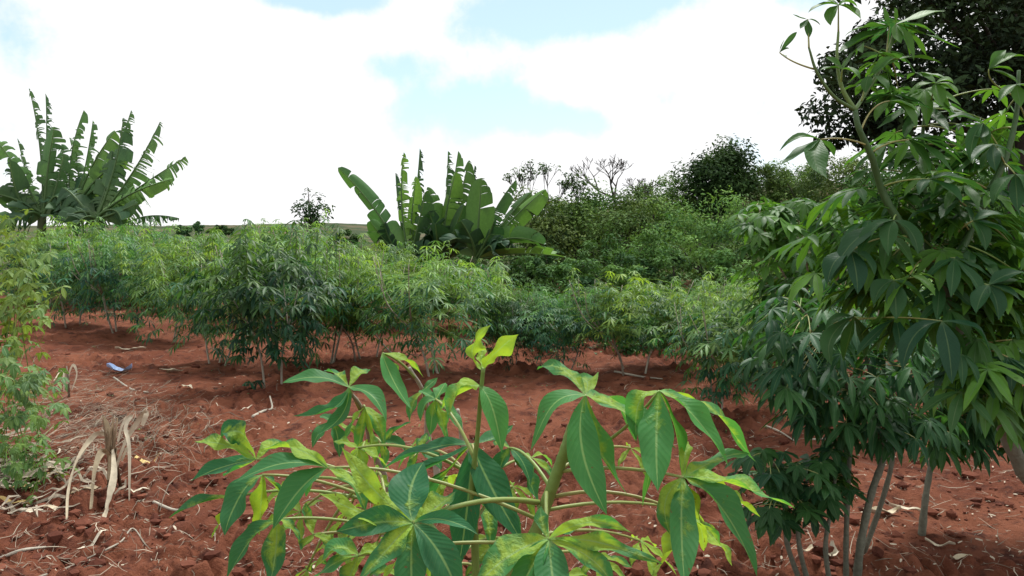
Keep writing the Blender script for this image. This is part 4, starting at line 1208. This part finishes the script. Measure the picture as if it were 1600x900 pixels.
OLIVE, DKG, GREY, BRN, MID, LITE = (1.0, 1.0, .8, 1), (.62, .8, .68, 1), (1.4, 1.4, 1.35, 1), (.95, .82, .75, 1), (.9, 1.1, .85, 1), (1.5, 1.6, 1.35, 1)
shr = [
    (838, 24, 300, 140, BRN, 'brownish twiggy bush right behind the middle banana clump'),
    (905, 25, 304, 150, OLIVE, 'olive bush between the brownish twiggy bush and the bare tree'),
    (960, 26, 314, 120, BRN, 'brown-green bush at the foot of the bare tree'),
    (1015, 30, 300, 130, OLIVE, 'olive bush on the skyline right of the bare tree'),
    (1060, 34, 284, 130, OLIVE, 'pale olive bush on the skyline left of the dark domed tree'),
    (1190, 34, 268, 100, BRN, 'brownish bush on the skyline right of the dark domed tree'),
    (1250, 33, 256, 120, OLIVE, 'olive bush on the skyline left of the big dark tree'),
    (1315, 30, 240, 130, BRN, 'brownish bush under the lowest left boughs of the big dark tree'),
    (1400, 28, 245, 150, DKG, 'dark bush below the big dark tree, behind the tall leaning cassava'),
    (1500, 26, 250, 160, DKG, 'dark bush left of the trunk of the big dark tree'),
    (1600, 24, 250, 160, DKG, 'dark bush at the right edge beside the trunk of the big dark tree'),
    (1100, 21, 304, 190, LITE, 'broad grey-green flowering bush below the dark domed tree'),
    (1180, 20, 318, 130, GREY, 'pale grey-green bush right of the broad flowering one'),
    (1010, 20, 352, 130, MID, 'mid green bush left of the broad grey-green one'),
    (930, 19, 362, 150, DKG, 'dark rounded bush below the olive and brown bushes'),
    (860, 18, 384, 120, DKG, 'dark low bush touching the lowest banana leaf'),
    (1130, 16, 385, 130, MID, 'green thicket just above the pale back-row cassava'),
    (1050, 16, 392, 130, DKG, 'dark thicket between the green thicket and the olive one'),
    (970, 15.5, 396, 130, MID, 'low olive thicket behind the yellow-green cassava'),
    (890, 15, 404, 110, DKG, 'dark thicket right of the middle banana clump just behind the row'),
    (820, 16, 400, 90, DKG, 'small dark thicket under the right leaves of the middle banana clump'),
    (1230, 17, 372, 140, MID, 'green thicket behind the top of the brighter tall cassava'),
    (1330, 17, 350, 150, DKG, 'dark thicket glimpsed left of the leaning cassava stem'),
    (1440, 16, 345, 160, DKG, 'dark thicket glimpsed behind the fork of the leaning cassava stem'),
    (1560, 15, 340, 170, DKG, 'dark thicket at the right edge behind the tall cassava'),
    (880, 28, 306, 130, OLIVE, 'olive bush on the skyline behind the brownish twiggy bush'),
    (940, 29, 310, 130, MID, 'green bush on the skyline just left of the bare tree trunk'),
    (1000, 33, 304, 130, BRN, 'brownish bush on the skyline just behind the bare tree trunk'),
    (700, 19, 372, 150, DKG, 'dark bush hidden behind the middle banana clump'),
]
for i, (px, d, ty, wp, tn, lab) in enumerate(shr):
    shrub(px, d, ty, wp, tn, lab, 300 + i, dense=1.7, leaf=.05 if d < 22 else .065)
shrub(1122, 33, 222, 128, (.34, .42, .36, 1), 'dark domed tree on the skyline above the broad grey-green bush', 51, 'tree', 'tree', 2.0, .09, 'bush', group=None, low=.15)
shrub(1215, 38, 262, 60, (.5, .6, .5, 1), 'small dark tree on the skyline just right of the domed tree', 52, 'tree', 'tree', 1.2, .1, 'bush', group=None)
# far trees on the left skyline
HAZE_TINT = (1.1, 1.2, 1.5, 1)  # blue haze of distance put into the leaf tint
shrub(310, 120, 343, 16, HAZE_TINT, 'tiny far round tree on the left skyline above the field, taller of two', 61, 'tree', 'tree', .9, .28, 'bush', group='far trees on the left skyline')
shrub(287, 120, 350, 26, HAZE_TINT, 'tiny far low tree on the left skyline, left of the round one', 62, 'tree', 'tree', .9, .28, 'bush', group='far trees on the left skyline')
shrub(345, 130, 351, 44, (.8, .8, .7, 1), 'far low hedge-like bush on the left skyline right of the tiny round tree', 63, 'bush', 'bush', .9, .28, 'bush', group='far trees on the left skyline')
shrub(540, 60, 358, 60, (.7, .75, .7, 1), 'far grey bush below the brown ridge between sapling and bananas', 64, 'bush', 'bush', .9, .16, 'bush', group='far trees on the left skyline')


def undergrowth():
    rg = random.Random(66)
    cl = []
    for _ in range(620):
        y = rg.uniform(18, 47); x = rg.uniform(-.05, .75) * y + rg.uniform(0, 2)
        r = rg.uniform(.3, .75)
        cl.append((x, y, gz(x, y) + r * .5, r))
    f = tag(leafy_mass(cl, 60, .075, rg, .8).build('hillside_scrub', 'bush'), 'low green scrub covering the slope between the hillside bushes', None, None, 'stuff')
    f.color = (.7, .78, .68, 1)
    cl = []
    for _ in range(420):
        y = rg.uniform(9.7, 13.5); x = rg.uniform(-.02, .66) * y
        r = rg.uniform(.14, .34)
        cl.append((x, y, gz(x, y) + r * .6 + rg.uniform(0, .25), r))
    for _ in range(220):
        y = rg.uniform(17.2, 21); x = rg.uniform(-.66, -.02) * y
        r = rg.uniform(.14, .4)
        cl.append((x, y, gz(x, y) + r * .6, r))
    f = tag(leafy_mass(cl, 60, .05, rg, 1.0).build('undergrowth', 'bush'), 'dark low undergrowth filling the gaps behind the cassava rows', None, None, 'stuff')
    f.color = (.55, .75, .6, 1)


undergrowth()


def sapling():
    rg = random.Random(8)
    d = 18
    p = W(487, 450, d)
    base = V((p.x, d, gz(p.x, d)))
    root = thing('sapling', base, 'thin dark sapling with sparse leaves standing above the left field', 'sapling')
    tb = MB(); cl = []
    tops = []
    tube(tb, [base - ZUP * .05, W(486, 400, d), W(485, 340, d), W(481, 295, d)], [.04, .035, .022, .006], 6, (.3, 1, 0))
    for (x, y) in ((470, 318), (463, 330), (500, 308), (508, 325), (497, 340), (475, 345), (481, 300), (505, 345), (468, 350)):
        a = W(486, min(385, y + 30), d); b = W(x, y, d + rg.uniform(-.3, .3))
        tube(tb, [bez(a, (a + b) * .5 + V((0, 0, -.05)), b, i / 5) for i in range(6)], [.012 - .0018 * i for i in range(6)], 4, (.3, 1, 0))
        tops.append(b)
    for b in tops:
        cl.append((b.x, b.y, b.z, .14))
    for _ in range(34):
        b = W(rg.gauss(488, 14), rg.uniform(318, 352), d + rg.uniform(-.3, .3)); cl.append((b.x, b.y, b.z, .12))
    f = leafy_mass(cl, 20, .045, rg, 1).build('crown', 'bush', root, base)
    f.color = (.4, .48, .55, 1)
    tb.build('trunk', 'darkbark', root, base)


sapling()


def twig_tree(px, d, by, ty, spread, label, seed, levels=5, r0=.09, name='bare_tree', leafy=0, first=.45):
    rg = random.Random(seed)
    p = W(px, 450, d)
    base = V((p.x, d, gz(p.x, d)))
    root = thing(name, base, label, 'tree')
    top = CAMH + (HOR - ty) / FPX * d
    H = top - base.z
    tb, tw, ends = MB(), MB(), []

    def grow(mb, a, dr, ln, r, lv):
        b = a + dr * ln
        m = (a + b) * .5 + V((rg.uniform(-.1, .1), rg.uniform(-.1, .1), rg.uniform(-.05, .1))) * ln
        pts = [bez(a, m, b, i / 4) for i in range(5)]
        tube(mb, pts, [max(.011, r * (1 - .12 * i)) for i in range(5)], 6 if lv > 2 else 4, (rg.random() * .5, 1, 0), False)
        if lv == 0:
            ends.append(b); return
        for _ in range(rg.choice((2, 3))):
            q = V((rg.gauss(0, 1) * spread, rg.gauss(0, 1) * spread, rg.uniform(-.1, .8)))
            grow(tw, b, (dr * .8 + q * .75).normalized(), ln * rg.uniform(.6, .85), r * .58, lv - 1)
    grow(tb, base, ZUP, H * first, r0, levels)
    zmax = max(v[2] for v in tw.v)
    k = H / (zmax - base.z)
    for mb in (tb, tw):
        mb.v = [(base.x + (v[0] - base.x) * k, base.y + (v[1] - base.y) * k, base.z + (v[2] - base.z) * k) for v in mb.v]
    ends = [base + (e - base) * k for e in ends]
    tb.build('trunk', 'darkbark', root, base)
    tw.build('crown', 'darkbark', root, base)
    if leafy:
        f = leafy_mass([(e.x, e.y, e.z, .15) for e in ends], leafy, .05, rg).build('foliage', 'bush', root, base)
        f.color = (.7, .75, .7, 1)
    return root


twig_tree(972, 31, 320, 244, .8, 'leafless dark tree with a spreading twiggy crown on the skyline', 5, 6, .2, first=.42)
twig_tree(850, 25, 320, 252, .32, 'thin near-bare tree rising from the brownish bush behind the banana clump', 21, 5, .03, 'thin_tree', 2, .5)
twig_tree(905, 25, 320, 268, .32, 'wispy near-bare tree between the thin one and the leafless dark one', 14, 4, .03, 'thin_tree', 3, .55)


def big_tree():
    rg = random.Random(4)
    d = 15
    base = W(1600, 450, d); base = V((base.x, d, gz(base.x, d)))
    root = thing('tree', base, 'huge dark tree filling the upper right corner with dense near-black leaves', 'tree')
    fork = W(1590, 150, d)
    tb = MB()
    tube(tb, [V(q) for q in curve([tuple(base - ZUP * .2), tuple(W(1596, 300, d)), tuple(fork), tuple(W(1600, 0, d)), tuple(W(1590, -150, d))], 5)], [.26 - .01 * i for i in range(21)], 10, (.2, 1, 0))
    cl = []
    regs = [(1400, 120, 90, 75, 26), (1320, 190, 55, 40, 15), (1490, 60, 120, 80, 42), (1345, 90, 50, 50, 10), (1560, 110, 90, 55, 26), (1450, -70, 180, 70, 40), (1610, 0, 100, 90, 28), (1690, 80, 110, 120, 34), (1620, -110, 160, 90, 34), (1385, 200, 45, 22, 8), (1480, 170, 50, 26, 9), (1580, 165, 40, 22, 6), (1470, 225, 30, 16, 4), (1400, 20, 60, 60, 10), (1640, 190, 50, 40, 8)]
    for (cx, cy, rx, ry, n) in regs:
        for _ in range(n):
            while True:
                a, b = rg.uniform(-1, 1), rg.uniform(-1, 1)
                if a * a + b * b < 1: break
            p = W(cx + a * rx, cy + b * ry, d + rg.uniform(-2.2, 1.8) * (.35 if cy > 180 else 1))
            cl.append((p.x, p.y, p.z, rg.uniform(.28, .55)))
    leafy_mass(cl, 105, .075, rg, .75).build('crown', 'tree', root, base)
    rg.shuffle(cl)
    limbs(tb, base, [c[:3] for c in cl[:26]], .07, rg, 6, fork)
    limbs(tb, base, [W(1440, 195, d), W(1490, 215, d - .5), W(1330, 195, d)], .09, rg, 6, W(1592, 235, d))
    tb.build('trunk', 'darkbark', root, base)


big_tree()

# ------------------------------------------------------------------ dry maize stubs, husks and litter
def dry_blade(root, pts, w0, w1, tint, rng, name='dry_leaf', mat='husk', origin=None):
    """ribbon through (px,py,d) or world points"""
    P = [V(W(*p)) if not isinstance(p, Vector) else p for p in pts]
    c = [V(k) for k in curve([tuple(p) for p in P], 6)]
    n = len(c)
    vs, fs = [], []
    for i, p in enumerate(c):
        T = (c[min(n - 1, i + 1)] - c[max(0, i - 1)]).normalized()
        S = T.cross(FW)
        S = S.normalized() if S.length > .05 else RT
        N = S.cross(T)
        tw = rng.uniform(-.12, .12) + .5 * math.sin(i * .35)
        S = S * math.cos(tw) + N * math.sin(tw)
        u = i / (n - 1)
        w = (w0 * (1 - u) + w1 * u) * (.35 + .65 * math.sin(math.pi * min(1, max(.0, u * .93 + .05))) ** .5)
        vs += [p - S * w * .5, p + N * w * .12, p + S * w * .5]
    for i in range(n - 1):
        a = i * 3
        fs += [(a, a + 1, a + 4, a + 3), (a + 1, a + 2, a + 5, a + 4)]
    mb = MB(); mb.add(vs, fs, None, tint)
    return mb.build(name, mat, root, origin if origin is not None else P[0])


def maize_stub():
    rg = random.Random(31)
    g = G(178, 768); d = g.y
    root = thing('maize_stub', g, 'dry broken maize stub with bleached drooping leaves at the left', 'maize stub')
    mb = MB()
    for k in range(13):
        x = 172 + rg.uniform(-11, 12); y = 655 + rg.uniform(-10, 55)
        tube(mb, [g + V((rg.uniform(-.03, .03), rg.uniform(-.03, .03), -.03)), W(173 + rg.uniform(-8, 10), 700, d), W(x, y, d + rg.uniform(-.02, .02))], [.010, .008, .003], 5, (rg.random() * .6, 1, 0))
    s = mb.build('stalk', 'straw', root, g)
    s.color = (.95, .8, .65, 1)
    for (pts, a, b, t) in [
        ([(165, 678, d), (148, 680, d - .03), (122, 715, d - .12), (107, 765, d - .25), (104, 824, d - .42)], .036, .014, .45),
        ([(172, 712, d), (160, 705, d - .05), (148, 735, d - .12), (142, 795, d - .25)], .045, .03, .25),
        ([(176, 700, d), (178, 740, d - .15), (170, 780, d - .25), (162, 810, d - .36)], .022, .06, .6),
        ([(180, 735, d), (196, 690, d), (218, 655, d), (229, 645, d - .05), (222, 665, d - .06)], .022, .034, .6),
        ([(184, 690, d), (192, 662, d), (206, 650, d), (196, 668, d - .03), (202, 700, d - .08), (202, 782, d - .18)], .022, .02, .7),
        ([(190, 720, d), (200, 700, d), (203, 740, d), (202, 780, d)], .02, .015, .5),
        ([(170, 750, d), (172, 700, d), (168, 665, d), (160, 650, d)], .03, .02, .2)]:
        dry_blade(root, pts, a, b, (t, 1, 0), rg)
    g = G(108, 620); d = g.y
    root = thing('maize_stub', g, 'small dry maize stub in the weeds behind the larger bleached one', 'maize stub')
    mb = MB()
    tube(mb, [g - ZUP * .03, W(106, 590, d), W(104, 572, d)], [.012, .01, .006], 6, (.3, 1, 0))
    mb.build('stalk', 'straw', root, g)
    for pts in ([(105, 590, d), (114, 570, d), (120, 585, d - .05), (112, 610, d - .08)], [(107, 585, d), (96, 580, d), (84, 595, d - .1)], [(106, 600, d), (100, 580, d), (100, 612, d - .1)]):
        dry_blade(root, pts, .03, .012, (.6, 1, 0), rg)


maize_stub()


def husk(px, py, lp, wp, ang, tint, label, seed, curl=.5, mat='husk', name='dry_leaf', cat='dry leaf', group='dry leaves lying on the soil', colr=None):
    rg = random.Random(seed)
    g = G(px, py); d = g.y
    ln, wd = lp * d / FPX, wp * d / FPX
    D = V((math.cos(ang), math.sin(ang), 0)); S = V((-D.y, D.x, 0))
    mb = MB(); n, m = 9, 4
    vs, fs = [], []
    for i in range(n + 1):
        u = i / n - .5
        zc = gz(g.x + D.x * u * ln, g.y + D.y * u * ln)
        prof = max(.12, 1 - (abs(2 * u)) ** 2.2)
        for k in range(m + 1):
            s = -1 + 2 * k / m
            z = zc + .012 + abs(s) ** 1.5 * wd * curl * (.6 + .4 * math.sin(i * .9 + seed)) + wd * .25 * (2 * u) ** 2 + rg.uniform(0, .004)
            p = V((g.x, g.y, 0)) + D * (u * ln) + S * (s * wd * .5 * prof + .12 * ln * math.sin(u * 3 + seed))
            vs.append((p.x, p.y, z))
    for i in range(n):
        for k in range(m):
            a = i * (m + 1) + k
            fs.append((a, a + 1, a + m + 2, a + m + 1))
    mb.add(vs, fs, None, (tint, 1, 0))
    o = mb.build(name, mat, None, g)
    tag(o, label, cat, group)
    if colr: o.color = colr
    return o


YH = (1.05, .9, .5, 1)
for i, (px, py, lp, wp, an, t, lab, cl) in enumerate([
    (226, 722, 44, 20, .35, .5, 'curled yellow leaf on the soil right of the maize stub', YH),
    (44, 801, 60, 15, .1, 1.2, 'white papery leaf below the husk pile at the left edge', None),
    (40, 762, 110, 14, .45, .6, 'long yellow-edged husk slanting out from the left edge', YH),
    (18, 790, 60, 12, -.1, .5, 'yellowish husk on the left edge above the white papery leaf', YH),
    (96, 796, 56, 16, .1, .55, 'split tan husk left of the tip of the drooping maize leaf', None),
    (132, 773, 70, 20, -.15, .35, 'wide tan husk lying across the foot of the maize stub', None),
    (145, 860, 46, 9, .8, 1.2, 'white twisted leaf on the bare soil at the lower left', None),
    (216, 766, 40, 9, .4, 1.2, 'white leaf scrap right beside the foot of the maize stub', None),
    (14, 740, 70, 22, .7, .45, 'broad tan husk on the left edge under the trailing weeds', None),
    (92, 735, 60, 16, 1.0, .5, 'crumpled pale husk left of the maize stub among the weeds', None),
    (204, 549, 46, 10, .2, .7, 'pale flat leaf beyond the blue wrapper', None),
    (292, 607, 32, 9, -.5, .8, 'pale shrivelled leaf in the soil right of the blue wrapper', None),
    (268, 581, 34, 8, .6, .6, 'thin tan leaf between the blue wrapper and the spotted stems', None),
    (385, 632, 18, 9, .3, 1.1, 'small white leaf scrap in front of the dense dark bush', None),
    (1378, 802, 74, 16, .15, .5, 'long tan husk lying between forked grey stems and straight grey stem', None),
    (1416, 800, 50, 12, -.6, .8, 'bleached husk end touching the straight grey stem', None),
    (1468, 862, 44, 9, -.7, .7, 'narrow tan leaf on the bare soil right of the straight grey stem', None),
    (1502, 874, 36, 13, .2, .45, 'short brown leaf at the lower right beside the narrow tan one', None),
    (1268, 884, 26, 11, .0, .4, 'brown leaf at the foot of the low dark seedling', None),
    (1298, 874, 22, 20, 1.2, 1.0, 'whitish leaf caught against the forked grey stems at the bottom', None),
]):
    husk(px, py, lp, wp, an, t, lab, 400 + i, rgp.uniform(.15, .5), colr=cl)
husk(187, 587, 35, 22, .2, .6, 'crumpled light blue plastic wrapper lying on the red soil', 440, .35, 'blue', 'plastic_wrapper', 'wrapper', None)
husk(1528, 706, 34, 26, .3, .6, 'white plastic scrap on the soil under the right-hand cassava leaves', 441, .3, 'white', 'plastic_scrap', 'plastic scrap', None)


def stick(pts, r, label, t=.8, mat='stem', grp='bare sticks lying in the field'):
    c = curve([tuple(V(p)) for p in pts], 5)
    mb = MB()
    tube(mb, [k for k in c], [r * (1 - .5 * i / len(c)) for i in range(len(c))], 6, (t, 1, 0))
    o = mb.build('stick', mat, None, V(c[0]))
    tag(o, label, 'stick', grp)


def gl(px, py, h=.012):
    g = G(px, py); return g + ZUP * h


gs = G(632, 566)
stick([gs + ZUP * .01, W(612, 552, gs.y), W(585, 520, gs.y), W(566, 485, gs.y + .1)], .012, 'pale bare stick leaning up out of the soil into the yellow-green bush', 1.0)
stick([gl(178, 592), gl(205, 604), gl(232, 615)], .010, 'straight pale stick lying on the soil just below the blue wrapper', 1.0)
stick([gl(395, 655), gl(412, 648), gl(425, 642), gl(422, 632, .06)], .012, 'crooked pale stick end in the soil below the dense dark bush', .9)
stick([gl(1180, 655), gl(1215, 675), gl(1240, 690)], .008, 'thin pale stick on the soil in front of the brighter tall cassava', .9)
stick([gl(0, 870), gl(35, 871), gl(72, 868)], .010, 'pale stalk lying at the left edge near the bottom corner', .9)
stick([gl(60, 900), gl(110, 878), gl(150, 868)], .007, 'curved thin stalk at the lower left ending under the white twisted leaf', .5)
stick([gl(165, 868), gl(190, 845), gl(208, 838, .04), (gl(228, 852))], .005, 'bent thin stalk right of the white twisted leaf', .6)
stick([gl(240, 788), gl(275, 788), gl(305, 791)], .009, 'flat pale stalk left of the foreground cassava leaves', .9)
stick([gl(960, 585), gl(1000, 590), gl(1035, 598)], .012, 'grey fallen branch on the soil in front of the right-hand row', .6)
stick([gl(1310, 700), gl(1290, 690), gl(1265, 690)], .009, 'short pale stick on the soil left of the forked grey stems', .9)

# ------------------------------------------------------------------ sky and sun
def sky():
    w = bpy.data.worlds.new('World')
    sc.world = w
    w.use_nodes = True
    t = NT(w.node_tree)
    st = t.n('ShaderNodeTexSky')
    st.sky_type = 'NISHITA'
    st.sun_disc = False
    st.sun_elevation = math.radians(SUN_EL)
    st.sun_rotation = math.radians(SUN_AZ)
    st.altitude = 1500
    st.air_density = 1.0; st.dust_density = 1.5; st.ozone_density = 1.0
    tc = t.n('ShaderNodeTexCoord')
    gen = tc.outputs['Generated']
    sp = t.n('ShaderNodeSeparateXYZ'); t.l(gen, sp.inputs[0])
    az = t.m('ARCTAN2', sp.outputs[0], sp.outputs[1])
    el = t.m('ARCSINE', sp.outputs[2])
    n1 = t.noise(gen, 3.0, 8, .55, .15)
    n2 = t.noise(gen, 9.0, 6, .6)
    cov = t.m('ADD', t.m('MULTIPLY', t.m('SUBTRACT', n1, .5), 2.6), .82)
    cov = t.m('ADD', cov, t.m('MULTIPLY', t.m('SUBTRACT', n2, .5), 2.0))
    # breaks in the cloud, by compass bearing and height
    for (px, py, sx, sy, am) in [(890, 20, 130, 46, 1.1), (1020, -8, 80, 26, .8), (480, -5, 110, 26, 1.0), (620, 105, 80, 30, .7), (735, 165, 130, 46, .9), (900, 190, 100, 26, .7), (1035, 150, 30, 26, .5), (1250, -5, 70, 34, .9), (30, 40, 130, 80, .85), (0, 250, 80, 80, .65)]:
        v = W(px, py, 1) - CAM; v.normalize()
        a0, e0 = math.atan2(v.x, v.y), math.asin(v.z)
        g = t.m('ADD', t.m('POWER', t.m('MULTIPLY', t.m('SUBTRACT', az, a0), FPX / sx), 2), t.m('POWER', t.m('MULTIPLY', t.m('SUBTRACT', el, e0), FPX / sy), 2))
        cov = t.m('SUBTRACT', cov, t.m('MULTIPLY', t.m('EXPONENT', t.m('MULTIPLY', g, -1)), am))
    k = t.ramp(cov, .04, .58, .0, 1.0)
    blue = t.mix(.5, st.outputs[0], (CLOUD * .74, CLOUD * .95, CLOUD * 1.02, 1))
    col = t.mix(k, blue, (CLOUD, CLOUD * 1.0, CLOUD * 1.01, 1))
    bg = t.n('ShaderNodeBackground')
    t.l(col, bg.inputs[0]); bg.inputs[1].default_value = SKYS
    o = t.n('ShaderNodeOutputWorld'); t.l(bg.outputs[0], o.inputs[0])
    ld = bpy.data.lights.new('sun', 'SUN')
    ld.energy = SUNE; ld.angle = math.radians(10); ld.color = (1, .98, .93)
    lo = bpy.data.objects.new('sun', ld); COL.objects.link(lo)
    e, a = math.radians(SUN_EL), math.radians(SUN_AZ)
    dirv = V((math.sin(a) * math.cos(e), math.cos(a) * math.cos(e), math.sin(e)))
    lo.rotation_euler = dirv.to_track_quat('Z', 'Y').to_euler()
    lo.location = (0, 0, 30)


SUN_EL, SUN_AZ, SKYS, CLOUD, SUNE = 60, 28, .12, 5.9, 3.0
sky()
vs = sc.view_settings
vs.view_transform = 'Standard'
try: vs.look = 'None'
except Exception: pass
vs.gamma = 1
vs.use_curve_mapping = False
vs.exposure = 0.64
sc.cycles.max_bounces = 8
sc.cycles.transparent_max_bounces = 8
